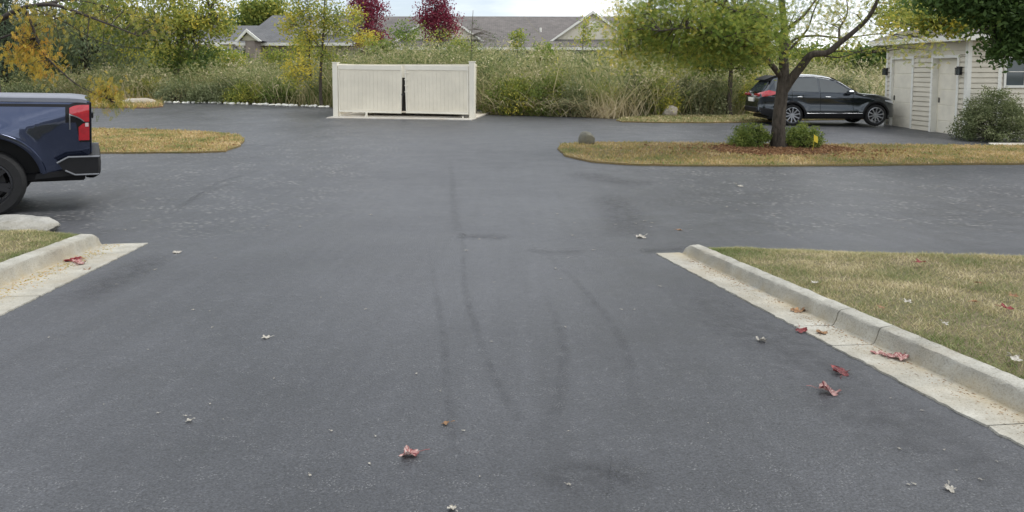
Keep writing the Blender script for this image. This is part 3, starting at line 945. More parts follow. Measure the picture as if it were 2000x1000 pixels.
# ------------------------------------------------------------------ vehicles: lofted shells
def loft(xs, zb, zt, hw, crown=.03, rows=None):
    """closed shell; hw(x,z) half width.  returns MB"""
    rows = rows or [0, .04, .1, .18, .27, .36, .45, .54, .63, .72, .8, .87, .92, .96, .985, 1.0]
    P = []
    for x in xs:
        b, t = zb(x), zt(x)
        side = [(hw(x, b + (t - b) * r), b + (t - b) * r) for r in rows]
        w = side[-1][0]
        top = [(w * q, t + crown * (1 - q * q)) for q in (.8, .5, 0)]
        half = side + top
        ring = [(x, -y, z) for y, z in half] + [(x, y, z) for y, z in reversed(half[:-1])]
        P.append(ring)
    mb = MB().grid(P)
    mb.add(P[0], [list(range(len(P[0])))]); mb.add(P[-1], [list(range(len(P[-1])))])
    # underside
    for i in range(len(P) - 1):
        mb.add([P[i][0], P[i + 1][0], P[i + 1][-1], P[i][-1]], [(0, 1, 2, 3)])
    return mb
def patch(hw, xs, lo, hi, side, off=.006, nz=6):
    rows = []
    for x in xs:
        a, b = lo(x), hi(x)
        rows.append([(x, side * (hw(x, a + (b - a) * k / nz) + off), a + (b - a) * k / nz) for k in range(nz + 1)])
    mb = MB().grid(rows)
    # rim going back into the body so that the panel has a thickness
    rim = [r[0] for r in rows] + rows[-1][1:] + [r[-1] for r in reversed(rows)][1:] + list(reversed(rows[0]))[1:-1]
    n = len(rim)
    for i in range(n):
        p, q = rim[i], rim[(i + 1) % n]
        mb.add([p, q, (q[0], q[1] - side * .03, q[2]), (p[0], p[1] - side * .03, p[2])], [(0, 1, 2, 3)])
    return mb
def lin(*pts):
    X, Y = [p[0] for p in pts], [p[1] for p in pts]
    return lambda x: float(np.interp(x, X, Y))
def smoothcurve(*pts):
    X, Y = np.array([p[0] for p in pts], float), np.array([p[1] for p in pts], float)
    h = np.diff(X); dl = np.diff(Y) / h
    m = np.zeros(len(X)); m[0], m[-1] = dl[0], dl[-1]
    for i in range(1, len(X) - 1):
        m[i] = 0 if dl[i - 1] * dl[i] <= 0 else 2 * dl[i - 1] * dl[i] / (dl[i - 1] + dl[i])
    def f(x):
        x = min(max(x, X[0]), X[-1])
        i = min(len(h) - 1, max(0, int(np.searchsorted(X, x) - 1)))
        t = (x - X[i]) / h[i]
        return float((2 * t ** 3 - 3 * t * t + 1) * Y[i] + (t ** 3 - 2 * t * t + t) * h[i] * m[i] + (-2 * t ** 3 + 3 * t * t) * Y[i + 1] + (t ** 3 - t * t) * h[i] * m[i + 1])
    return f
def arch_floor(base, centers, r, zc):
    def f(x):
        z = base(x)
        for c in centers:
            d = abs(x - c)
            if d < r: z = max(z, zc + math.sqrt(max(0, r * r - d * d)) * .98)
        return z
    return f
def station_list(x0, x1, n, centers, r):
    s = set(np.linspace(x0, x1, n).round(4))
    for c in centers:
        for a in np.linspace(0, math.pi, 25):
            v = round(c + r * math.cos(a), 4)
            if x0 < v < x1: s.add(v)
        for e in (-r - .004, r + .004):
            if x0 < c + e < x1: s.add(round(c + e, 4))
    return sorted(s)
def wheel(parent, x, y, r, rim_r, width, side, spokes, rim_mat, spoke_w=.05):
    t = MB()
    w = width / 2
    t.ring([(rim_r, -w * .9), (rim_r + .01, -w), (r * .9, -w), (r * .975, -w * .8), (r, -w * .5), (r, w * .5), (r * .975, w * .8), (r * .9, w), (rim_r + .01, w), (rim_r, w * .9), (rim_r, -w * .9)], 40, 'y', (x, y, r))
    tyre = t.build('tyre', M['rubber'], parent, smooth=True, angle=35)
    m = MB()
    m.ring([(rim_r + .002, side * w * .88), (rim_r - .018, side * w * .92), (rim_r - .03, side * w * .6), (rim_r - .04, -side * w * .6)], 36, 'y', (x, y, r))
    for k in range(spokes):
        a = 2 * math.pi * k / spokes + .2
        ca, sa = math.cos(a), math.sin(a)
        for da in (-.13, .13) if spokes <= 6 else (0,):
            c2, s2 = math.cos(a + da), math.sin(a + da)
            p0 = (x + .05 * ca, r + .05 * sa); p1 = (x + (rim_r - .01) * c2, r + (rim_r - .01) * s2)
            dx, dz = p1[0] - p0[0], p1[1] - p0[1]; L = math.hypot(dx, dz); nx, nz_ = -dz / L * spoke_w / 2, dx / L * spoke_w / 2
            y0, y1 = y + side * w * .80, y + side * w * .55
            y2, y3 = y + side * w * .88, y + side * w * .6
            m.add([(p0[0] + nx, y0, p0[1] + nz_), (p0[0] - nx, y0, p0[1] - nz_), (p1[0] - nx, y2, p1[1] - nz_), (p1[0] + nx, y2, p1[1] + nz_),
                   (p0[0] + nx, y1, p0[1] + nz_), (p0[0] - nx, y1, p0[1] - nz_), (p1[0] - nx, y3, p1[1] - nz_), (p1[0] + nx, y3, p1[1] + nz_)],
                  [(0, 1, 2, 3), (0, 3, 7, 4), (1, 5, 6, 2), (4, 7, 6, 5)])
    m.ring([(.001, side * w * .84), (.055, side * w * .82), (.065, side * w * .5)], 16, 'y', (x, y, r))
    m.build('rim', rim_mat, tyre)
    # brake disc behind
    MB().ring([(.001, side * w * .2), (rim_r * .72, side * w * .2), (rim_r * .72, side * w * .05)], 24, 'y', (x, y, r)).build('brake_disc', M['darkalloy'], tyre)
    return tyre
def flare(parent, hw, cx, r0, r1, zc, side, off, mat, name='wheel_arch', a0=2, a1=170, rb=None):
    rows = []
    for k in range(33):
        a = R(a0 + (a1 - a0) * k / 32)
        row = []
        for rr, o in ((r0, -.05), (r0, off * .6), (r0 + (r1 - r0) * .3, off), (r1 - .01, off * .9), (r1, off * .1), (r1, -.03)):
            x, z = cx + rr * math.cos(a), zc + rr * math.sin(a)
            row.append((x, side * (hw(min(max(x, -10), 10), z) + o), z))
        rows.append(row)
    return MB().grid(rows).build(name, mat, parent, smooth=True, angle=40)

# ---- pickup truck: local x = 0 at the tailgate, x grows to the front; near side is y < 0
def pickup():
    Rw, zc = .425, .425
    ax_r = 1.13; ax_f = ax_r + 3.75
    hdg = R(180 + 29.5)
    near_axle = np.array(at(-30, 357, 9.1))[:2]
    hv = np.array([math.cos(hdg), math.sin(hdg)])       # forward
    lv = np.array([-hv[1], hv[0]])                      # left of heading; camera side is +? resolved below
    toc = -near_axle / np.linalg.norm(near_axle)
    side = 1 if lv.dot(toc) > 0 else -1
    hwid = 1.0
    org = near_axle - hv * ax_r - lv * side * hwid * .93
    zt_, zf_ = G(*(org + hv * ax_r)), G(*(org + hv * ax_f))
    pit = math.atan2(zf_ - zt_, ax_f - ax_r)
    t = thing('pickup_truck', 'dark blue pickup truck parked at the left edge with its tailgate towards the drive', 'truck',
              (org[0], org[1], zt_ - math.tan(pit) * ax_r), 0, rot=(0, -pit, hdg))
    sill = lin((0, .60), (.35, .56), (.75, .48), (2.0, .45), (5.6, .45), (5.9, .5))
    ra = .60
    zb = arch_floor(sill, (ax_r, ax_f), ra, zc + .01)
    zt = smoothcurve((0, 1.47), (.1, 1.485), (2.0, 1.50), (2.06, 1.51), (2.1, 1.9), (2.35, 1.95), (3.6, 1.96), (3.9, 1.90), (4.55, 1.42), (4.75, 1.36), (5.6, 1.30), (5.85, 1.2), (5.92, 1.05))
    def hw(x, z):
        base = smoothcurve((0, .955), (.12, .985), (.5, 1.0), (3, 1.0), (5.2, .98), (5.7, .9), (5.92, .78))(x)
        # character line rising to the tail: above it the panel leans in, below it tucks under
        cz = lin((0, 1.36), (.12, 1.33), (.75, 1.13), (1.1, 1.10), (1.6, 1.08), (2.2, 1.02), (6, 1.04))(x)
        if z > cz: w = base - .30 * (z - cz) ** 1.12
        else: w = base - .20 * (cz - z) ** 1.2
        # bulge round the arches
        for c in (ax_r, ax_f):
            d = math.hypot(x - c, z - (zc + .01))
            w += .035 * math.exp(-max(0, d - ra) ** 2 / .012)
        if z > 1.36 and x > 2.04:   # cab tumblehome
            w -= .42 * (z - 1.36)
        return w
    xs = station_list(0, 5.92, 70, (ax_r, ax_f), ra)
    loft(xs, zb, zt, hw, .02).build('body', M['navy'], t, smooth=True, angle=34)
    # bed cover with a raised lip
    xb = [.03, .06, .12, .25, .6, 1.0, 1.5, 2.0]
    rows = []
    for x in xb:
        w = hw(x, 1.43) + .004
        k_ = min(1, (x - .02) / .2) ** .6 * .8
        rows.append([(x, -w, zt(x) - .035), (x, -w, zt(x) + .02 * k_), (x, -w + .03, zt(x) + .04 * k_), (x, 0, zt(x) + .065 * k_), (x, w - .03, zt(x) + .04 * k_), (x, w, zt(x) + .02 * k_), (x, w, zt(x) - .035)])
    mb = MB().grid(rows); mb.add(rows[0], [list(range(7))]); mb.add(rows[-1], [list(range(7))])
    mb.build('tonneau_cover', M['tonneau'], t, smooth=True, angle=30)
    for s in (-1, 1):
        # dark seam under the rail
        patch(hw, np.linspace(.16, 2.02, 14), lambda x: zt(x) - .095, lambda x: zt(x) - .06, s, .004, 1).build('rail_seam', M['black'], t)
        # lamp housing wraps the corner
        zl0, zl1 = .93, 1.435
        xo = lin((zl0, .12), (1.15, .15), (1.2, .24), (1.3, .265), (zl1, .22))
        patch(hw, np.linspace(-.004, .27, 8), lambda x: zl0 + (0 if x < .13 else .26), lambda x: zl1 + .02 - (x / .27) ** 4 * .06, s, .004).build('lamp_housing', M['black'], t)
        tl = patch(hw, np.linspace(.004, .225, 8), lambda x: lin((0, 1.20), (.08, 1.20), (.12, 1.26), (.225, 1.31))(x), lambda x: 1.42 - (x / .225) ** 4 * .04, s, .014)
        tl.build('tail_light', M['red_lens'], t, smooth=True, angle=30)
        tl2 = patch(hw, np.linspace(.004, .125, 6), lambda x: .955, lambda x: lin((0, 1.18), (.07, 1.18), (.125, 1.13))(x), s, .014)
        tl2.build('tail_light', M['red_lens'], t, smooth=True, angle=30)
        patch(hw, np.linspace(.012, .05, 3), lambda x: 1.135, lambda x: 1.185, s, .018, 2).build('reverse_lens', M['pink_lens'], t)
        patch(hw, np.linspace(.215, .228, 3), lambda x: 1.10, lambda x: 1.30, s, .011, 3).build('lamp_trim', M['chrome'], t)
        patch(hw, np.linspace(.06, .228, 5), lambda x: lin((.06, 1.195), (.12, 1.247), (.228, 1.292))(x), lambda x: lin((.06, 1.21), (.12, 1.263), (.228, 1.308))(x), s, .0165, 1).build('lamp_trim', M['chrome'], t)
        flare(t, hw, ax_r, ra - .012, ra + .055, zc + .01, s, .018, M['navy'])
        flare(t, hw, ax_f, ra - .012, ra + .055, zc + .01, s, .018, M['navy'])
        for ax in (ax_r, ax_f):
            wheel(t, ax, s * (hwid - .13), Rw, .285, .28, s, 6, M['darkalloy'], .055)
            MB().prism([(ax - ra + .01, .46), (ax - ra + .05, .8), (ax - .2, 1.0), (ax + .2, 1.0), (ax + ra - .05, .8), (ax + ra - .01, .46)], 'y', s * .55, s * .68).build('wheel_liner', M['black'], t)
        # doors and glass
        d_ = patch(hw, np.linspace(2.18, 3.05, 6), lambda x: .56, lambda x: 1.35, s, .005, 8); d_.build('door', M['navy'], t, smooth=True, angle=30)
        d_ = patch(hw, np.linspace(3.07, 4.1, 6), lambda x: .56, lambda x: 1.35, s, .005, 8); d_.build('door', M['navy'], t, smooth=True, angle=30)
        patch(hw, np.linspace(2.3, 3.03, 6), lambda x: 1.40, lambda x: 1.84, s, .005, 4).build('side_window', M['carglass'], t, smooth=True)
        patch(hw, np.linspace(3.09, 4.2, 8), lambda x: 1.40, lambda x: min(1.84, zt(x) - .07), s, .005, 4).build('side_window', M['carglass'], t, smooth=True)
    # rear bumper with steps, wraps round the corner
    bm_ = MB()
    prof = [(-.10, .49), (-.12, .53), (-.125, .67), (-.11, .74), (-.06, .76), (.02, .755), (.02, .475), (-.06, .465)]
    bm_.prism(prof, 'y', -.90, .90)
    for s in (-1, 1):
        bm_.add([(x, s * .90, z) for x, z in prof] + [(x + .03, s * 1.0, z) for x, z in prof], [[i, (i + 1) % 8, 8 + (i + 1) % 8, 8 + i] for i in range(8)])
        side_prof = [(-.095, .50), (-.095, .74), (.24, .74), (.36, .675), (.30, .575), (.16, .50)]
        bm_.prism(side_prof, 'y', s * .96, s * 1.012)
    rb = bm_.build('rear_bumper', M['black'], t, smooth=True, angle=25)
    for s in (-1, 1):
        st = MB()
        st.tube([(-.11, s * 1.016, .747), (.245, s * 1.016, .747), (.37, s * 1.018, .675)], .013, 6)
        st.build('bumper_strip', M['dulltrim'], rb)
        st = MB().tube([(-.10, s * 1.016, .515), (.17, s * 1.016, .515), (.28, s * 1.018, .575)], .012, 6)
        st.build('bumper_strip', M['dulltrim'], rb)
    MB().box(.06, .9, -.7, .7, .40, .52, .02).box(.5, 5.0, -.45, -.35, .42, .55).box(.5, 5.0, .35, .45, .42, .55).tube([(ax_r, -.8, zc), (ax_r, .8, zc)], .05, 8).build('chassis', M['black'], t)
    MB().prism([(.10, .50), (.62, .46), (.60, .53), (.12, .58)], 'y', -.9, .9).build('rear_valance', M['black'], t)
    # tailgate skin
    tg = MB().box(-.022, -.002, -.78, .78, .77, 1.45, .01); tg.build('tailgate', M['navy'], t)
    MB().box(-.045, -.0225, -.16, .16, 1.20, 1.28, .008).build('tailgate_handle', M['black'], t)
    MB().box(5.9, 5.96, -.75, .75, .62, 1.0, .02).build('grille', M['black'], t)
    for s in (-1, 1):
        MB().box(5.72, 5.9, s * .6 - .18, s * .6 + .18, .96, 1.12, .02).build('headlight', M['clear_lens'], t)
        MB().box(4.05, 4.15, s * 1.12 - .1, s * 1.12 + .1, 1.38, 1.58, .03).build('wing_mirror', M['black'], t)
    # windscreen and rear glass
    MB().add([(3.95, -.62, 1.86), (3.95, .62, 1.86), (4.56, .74, 1.43), (4.56, -.74, 1.43)], [(0, 1, 2, 3)]).build('windscreen', M['carglass'], t)
    MB().box(2.065, 2.075, -.6, .6, 1.55, 1.84).build('rear_window', M['carglass'], t)
    return t
truck = pickup()

# ---- SUV: local x = 0 at the tail, grows to the nose, near side is y < 0
def suv():
    d0 = 23.75
    Rw, zc = .345, .345
    axr, axf = 1.05, 3.72
    hwid = .905
    near = at(1486, 246, d0)
    yaw = R(-1.0)
    org = np.array([near[0] - .03, d0 + hwid])
    c = org + np.array([2.3, 0])
    t = thing('parked_suv', 'dark blue black SUV parked nose to the garage behind the island tree', 'car', (org[0], org[1], G(*c)), yaw)
    sill = smoothcurve((0, .50), (.08, .40), (.4, .30), (1.5, .27), (3.2, .27), (4.1, .26), (4.38, .27), (4.46, .33))
    ra = .395
    zb = arch_floor(sill, (axr, axf), ra, zc)
    zt = smoothcurve((0, .80), (.03, .98), (.12, 1.07), (.3, 1.24), (.42, 1.44), (.52, 1.545), (.75, 1.595), (1.3, 1.63), (1.75, 1.635), (2.2, 1.59), (2.55, 1.46), (2.95, 1.20), (3.2, 1.06), (3.35, 1.03), (3.75, 1.0), (4.1, .93), (4.3, .85), (4.42, .74), (4.46, .60))
    wx = smoothcurve((0, .70), (.05, .78), (.2, .86), (.6, .90), (1.5, hwid), (3.3, hwid), (3.9, .88), (4.2, .80), (4.38, .66), (4.46, .52))
    def hw(x, z):
        w = wx(x)
        cz = lin((0, .95), (1, .93), (3.5, .86), (4.46, .74))(x)
        mid_ = .60
        if z < .5: w -= .35 * (.5 - z) ** 1.6
        elif z < cz: w -= .12 * (z - .5) * (cz - z) / (cz - .5) ** 2 * .9
        belt = 1.02
        if z > cz: w -= .12 * (z - cz) ** 1.0
        if z > belt: w -= .36 * (z - belt)
        top = zt(x)
        if z > top - .10: w -= .10 * ((z - (top - .10)) / .10) ** 2.2
        for c in (axr, axf):
            d = math.hypot(x - c, z - zc)
            w += .02 * math.exp(-max(0, d - ra - .04) ** 2 / .006)
        return max(.2, w)
    xs = station_list(0, 4.46, 90, (axr, axf), ra)
    loft(xs, zb, zt, hw, .025).build('body', M['slate'], t, smooth=True, angle=40)
    belt = smoothcurve((.4, 1.17), (.8, 1.115), (1.5, 1.08), (2.9, 1.04), (3.2, 1.02))
    top = lambda x: zt(x) - .105
    for s in (-1, 1):
        q1 = patch(hw, np.linspace(.50, .98, 7), lambda x: belt(x) + .02, lambda x: min(top(x), 1.0 + (x - .18) * 1.15), s, .006)
        q1.build('side_window', M['carglass'], t, smooth=True)
        q2 = patch(hw, np.linspace(1.04, 1.88, 9), lambda x: belt(x) + .02, top, s, .006)
        q2.build('side_window', M['carglass'], t, smooth=True)
        q3 = patch(hw, np.linspace(1.95, 2.93, 10), lambda x: belt(x) + .02, lambda x: max(top(x) - .015, belt(x) + .022), s, .006)
        q3.build('side_window', M['carglass'], t, smooth=True)
        # rail above glass and A pillar; bright metal stands in for roof edge reflection
        rl = [(x, s * (hw(x, zt(x) - .05) + .008), zt(x) - .045) for x in np.linspace(.62, 3.05, 26)]
        MB().tube(rl, [.008] + [.020] * 24 + [.008], 6).build('roof_rail_glint', M['chrome'], t, smooth=True)
        cl = patch(hw, np.linspace(1.47, 3.3, 12), lambda x: sill(x) + .0, lambda x: .40, s, .012, 3)
        cl.build('sill_cladding', M['black'], t, smooth=True)
        MB().tube([(x, s * (hw(x, .405) + .012), .405) for x in np.linspace(1.5, 3.28, 10)], .011, 5).build('sill_trim', M['chrome'], t)
        patch(hw, np.linspace(.02, .60, 9), lambda x: lin((0, .93), (.3, .965), (.6, 1.05))(x), lambda x: lin((0, 1.0), (.10, 1.08), (.3, 1.15), (.6, 1.085))(x), s, .008, 3).build('tail_light', M['red_lens'], t, smooth=True)
        flare(t, hw, axr, ra - .01, ra + .055, zc, s, .012, M['black'])
        flare(t, hw, axf, ra - .01, ra + .055, zc, s, .012, M['black'])
        for ax in (axr, axf):
            wheel(t, ax, s * (hwid - .115), Rw, .255, .22, s, 10, M['alloy'], .036)
            MB().prism([(ax - ra + .01, .33), (ax - ra + .06, .6), (ax - .15, .72), (ax + .15, .72), (ax + ra - .06, .6), (ax + ra - .01, .33)], 'y', s * .5, s * .64).build('wheel_liner', M['black'], t)
        mi = MB().box(2.74, 2.93, s * (hwid + .09) - .10, s * (hwid + .09) + .09, 1.02, 1.14, .03)
        mi.build('wing_mirror', M['slate'], t)
        hl = patch(hw, np.linspace(4.0, 4.36, 7), lambda x: lin((4.0, .80), (4.36, .70))(x), lambda x: lin((4.0, .835), (4.36, .80))(x), s, .008, 3)
        hl.build('headlight', M['clear_lens'], t, smooth=True)
        # door gaps and handles
        for xg in (1.02, 1.93, 2.98):
            patch(hw, np.linspace(xg, xg + .012, 2), lambda x: .42, lambda x: belt(x), s, .0025, 10).build('door_gap', M['black'], t)
        for xg in (1.18, 2.08):
            MB().box(xg, xg + .17, s * (hw(xg + .08, .93) + .012) - .015, s * (hw(xg + .08, .93) + .012) + .015, .915, .945, .01).build('door_handle', M['slate'], t)
        # lower cladding at tail and nose
        patch(hw, np.linspace(.03, .62, 7), lambda x: sill(x) + .01, lambda x: lin((0, .60), (.3, .56), (.62, .5))(x), s, .010, 3).build('bumper_cladding', M['black'], t, smooth=True)
    # tailgate: glass, spoiler, plate, lamps across the back
    w1, w2 = hw(.16, 1.09) - .1, hw(.40, 1.42) - .08
    MB().add([(.125, -w1, 1.10), (.125, w1, 1.10), (.40, w2, 1.45), (.40, -w2, 1.45), (.17, -w1, 1.08), (.17, w1, 1.08), (.44, w2, 1.43), (.44, -w2, 1.43)], [(0, 1, 2, 3), (0, 3, 7, 4), (1, 5, 6, 2), (2, 6, 7, 3), (0, 4, 5, 1)]).build('rear_window', M['carglass'], t)
    MB().prism([(.24, 1.47), (.26, 1.495), (.6, 1.625), (.66, 1.60), (.42, 1.45)], 'y', -.56, .56).build('rear_spoiler', M['black'], t, smooth=True, angle=30)
    MB().box(-.03, .02, -.26, .26, .76, .89, .008).build('number_plate', M['trim'], t)
    MB().box(-.035, .06, -.66, .66, .42, .60, .03).build('rear_bumper', M['black'], t, smooth=True, angle=30)
    for s in (-1, 1):
        MB().box(-.02, .06, s * .52 - .19, s * .52 + .19, .955, 1.035, .015).build('tail_light', M['red_lens'], t)
    MB().box(4.40, 4.475, -.42, .42, .42, .68, .03).build('grille', M['black'], t)
    MB().box(.3, 4.2, -.75, .75, .22, .30).build('underbody', M['black'], t)
    wa, wb = hw(2.5, 1.35) - .05, hw(3.18, 1.03) - .08
    MB().add([(2.36, -wa, zt(2.36) + .012), (2.36, wa, zt(2.36) + .012), (3.18, wb, zt(3.18) + .015), (3.18, -wb, zt(3.18) + .015), (2.36, 0, zt(2.36) + .032), (3.18, 0, zt(3.18) + .035)], [(0, 4, 5, 3), (4, 1, 2, 5)]).build('windscreen', M['carglass'], t)
    return t
car = suv()

# ------------------------------------------------------------------ garage building at right
def garage():
    C, Fz = gp(1884, 268), gp(1728, 243)
    t = thing('garage_building', 'cream sided garage building with two doors at the right edge', 'building', C)
    o = np.array(C)
    dw = (Fz - C)[:2]; Ld = np.linalg.norm(dw); dw = dw / Ld           # along door wall, away from the camera
    fw = np.array([-dw[1], dw[0]]) * -1                                # along front wall, to the right
    if fw[0] < 0: fw = -fw
    base = -.25
    Ht = (140 - 80) / F * C[1] - C[2]                                  # wall height above the corner's ground
    def T(a, b, z): return (dw[0] * a + fw[0] * b, dw[1] * a + fw[1] * b, z)
    def tbox(a0, a1, b0, b1, z0, z1, bev=0, mb=None):
        mb = mb or MB()
        k = MB().box(a0, a1, b0, b1, z0, z1, bev)
        mb.add([T(*v) for v in k.v], k.f)
        return mb
    def siding(span, z0, z1, axis, mb, ex=.15):
        # lapped boards, each course leaning out at its foot
        n = int(math.ceil((z1 - z0) / ex))
        for i in range(n):
            a = z0 + i * ex; b = min(z1, a + ex)
            c = max(a, b - .026)
            pr = [(.028, a), (-.022, a), (-.004, c), (.028, c), (.028, b)]
            if axis == 'a': P_ = [[T(q, o_, z) for o_, z in pr] for q in span]
            else: P_ = [[T(o_, q, z) for o_, z in pr] for q in span]
            mb.grid(P_)
    # distances along the door wall from photo columns
    def along(px):
        r = ray(px, 200); r = r[:2] / r[1]
        # solve C + dw*s = r*k
        A = np.array([[dw[0], -r[0]], [dw[1], -r[1]]])
        return float(np.linalg.solve(A, -o[:2])[0])
    def across(px):
        r = ray(px, 200); r = r[:2] / r[1]
        A = np.array([[fw[0], -r[0]], [fw[1], -r[1]]])
        return float(np.linalg.solve(A, -o[:2])[0])
    dA = (along(1868), along(1821)); dB = (along(1780), along(1741))
    hd = (140 - 113) / F * (C[1] + dw[1] * dA[0]) - C[2]
    wall = MB()
    segs = [(.10, dA[0] - .09, base, hd + .09), (dA[1] + .09, dB[0] - .09, base, hd + .09), (dB[1] + .09, Ld - .08, base, hd + .09), (.10, Ld - .08, hd + .09, Ht)]
    for a, b, z0, z1 in segs: siding((a, b), z0, z1, 'a', wall)
    win = (across(1957), across(2075))
    wz0 = (140 - 168) / F * C[1] - C[2]; wz1 = (140 - 112) / F * C[1] - C[2]
    fl = across(1946)
    siding((.10, fl), base, Ht, 'b', wall)
    siding((fl + .11, win[0] - .02), base, Ht, 'b', wall)
    siding((win[0] - .02, win[1] + .08), base, wz0 - .06, 'b', wall)
    siding((win[0] - .02, win[1] + .08), wz1 + .06, Ht, 'b', wall)
    siding((win[1] + .08, 7.0), base, Ht, 'b', wall)
    # backing and hidden sides
    tbox(.14, Ld - .02, .23, 6.98, base, Ht - .01, 0, wall)
    for a, b, z0, z1 in segs: tbox(a, b, .029, .228, z0, z1 - .012, 0, wall)
    wall.build('wall', M['siding'], t)
    tr = tbox(-.022, .098, -.022, .098, base, Ht, 0)
    tr.build('corner_board', M['trim'], t)
    tbox(Ld - .078, Ld + .022, -.022, .098, base, Ht).build('corner_board', M['trim'], t)
    tbox(-.022, .02, fl, fl + .108, base, Ht).build('corner_board', M['trim'], t)
    tbox(.1, Ld - .08, -.024, .02, Ht - .26, Ht - .01).build('frieze_board', M['siding'], t)
    def door(d0, d1, recess, mat):
        f = tbox(d0 - .088, d0, -.036, .22, -.06, hd + .088)
        tbox(d1, d1 + .088, -.036, .22, -.06, hd + .088, 0, f)
        tbox(d0 + .001, d1 - .001, -.036, .22, hd, hd + .088, 0, f)
        f.build('door_frame', M['trim'], t)
        d = MB()
        n = 5
        for i in range(n):
            z0, z1 = -.08 + (hd + .08) * i / n, -.08 + (hd + .08) * (i + 1) / n
            tbox(d0 + .003, d1 - .003, recess, recess + .04, z0 + .004, z1 - .004, .008, d)
        tbox(d0 + .003, d1 - .003, recess + .012, recess + .036, -.08, hd - .002, 0, d)
        dd_ = d.build('door', mat, t)
        hx = d1 - .09
        tbox(hx - .02, hx + .02, recess - .03, recess - .002, .93, 1.08, .006).build('door_handle', M['blacksatin'], dd_)
    door(dA[0], dA[1], .16, M['door'])
    door(dB[0], dB[1], .05, M['door'])
    # wall lanterns
    def lantern(a, z, name='wall_lamp'):
        m = tbox(a - .05, a + .05, -.045, -.018, z - .12, z + .12, .008)
        tbox(a - .02, a + .02, -.12, -.046, z + .06, z + .08, .004, m)
        for q in (0, 1, 2, 3):
            da, db = (-.045, .045)[q % 2], (-.165, -.075)[q // 2]
            tbox(a + da - .006, a + da + .006, db - .006, db + .006, z - .1, z + .06, 0, m)
        tbox(a - .06, a + .06, -.18, -.06, z + .061, z + .085, .006, m)
        tbox(a - .03, a + .03, -.15, -.09, z + .086, z + .12, .006, m)
        tbox(a - .055, a + .055, -.175, -.065, z - .125, z - .101, .006, m)
        lm = m.build(name, M['blacksatin'], t)
        tbox(a - .036, a + .036, -.156, -.084, z - .1, z + .06).build('lamp_glass', M['winglass'], lm)
    zl = (140 - 138) / F * C[1] - C[2]
    lantern(along(1875.5), zl)
    lantern(along(1731.5), zl - .02)
    # window
    wf = MB()
    w0, w1 = win
    tbox(-.035, .02, w0, w0 + .07, wz0 - .05, wz1 + .05, 0, wf); tbox(-.035, .02, w1 - .07, w1, wz0 - .05, wz1 + .05, 0, wf)
    tbox(-.035, .02, w0 + .071, w1 - .071, wz1 - .01, wz1 + .05, 0, wf); tbox(-.05, .02, w0 + .071, w1 - .071, wz0 - .05, wz0 + .02, 0, wf)
    for k in (1, 2):
        wx_ = w0 + .07 + (w1 - w0 - .14) * k / 3
        tbox(-.018, .012, wx_ - .01, wx_ + .01, wz0 + .021, wz1 - .011, 0, wf)
    zz = (wz0 + wz1) / 2
    tbox(-.016, .010, w0 + .071, w1 - .071, zz - .01, zz + .01, 0, wf)
    wo = wf.build('window', M['trim'], t)
    tbox(.0, .008, w0 + .07, w1 - .07, wz0 + .02, wz1 - .01).build('pane', M['winglass'], wo)
    dsp = MB()
    tbox(-.09, -.03, .11, .19, .1, Ht - .1, .008, dsp)
    # roof: hip with overhang
    ov = .42; b1 = 7.0 + ov; z0 = Ht + .02
    A = [(-ov, -ov), (Ld + ov, -ov), (Ld + ov, b1), (-ov, b1)]
    hw_ = (Ld + 2 * ov) / 2; rise = hw_ * .42
    rg = [(Ld / 2, -ov + hw_), (Ld / 2, b1 - hw_)]
    rf = MB()
    vs = [T(a, b, z0 + .14) for a, b in A] + [T(a, b, z0 + .14 + rise) for a, b in rg]
    rf.add(vs, [(0, 1, 4), (1, 2, 5, 4), (2, 3, 5), (3, 0, 4, 5)])
    ro = rf.build('roof', M['shingle'], t)
    fs = MB()
    for i in range(4):
        (a, b), (c, d) = A[i], A[(i + 1) % 4]
        fs.add([T(a, b, z0 - .02), T(c, d, z0 - .02), T(c, d, z0 + .137), T(a, b, z0 + .137)], [(0, 1, 2, 3)])
    fs.add([T(a, b, z0 - .02) for a, b in A], [(0, 1, 2, 3)])
    fs.build('fascia', M['trim'], ro)
    return t, C, dw, fw
gar, gC, gdw, gfw = garage()

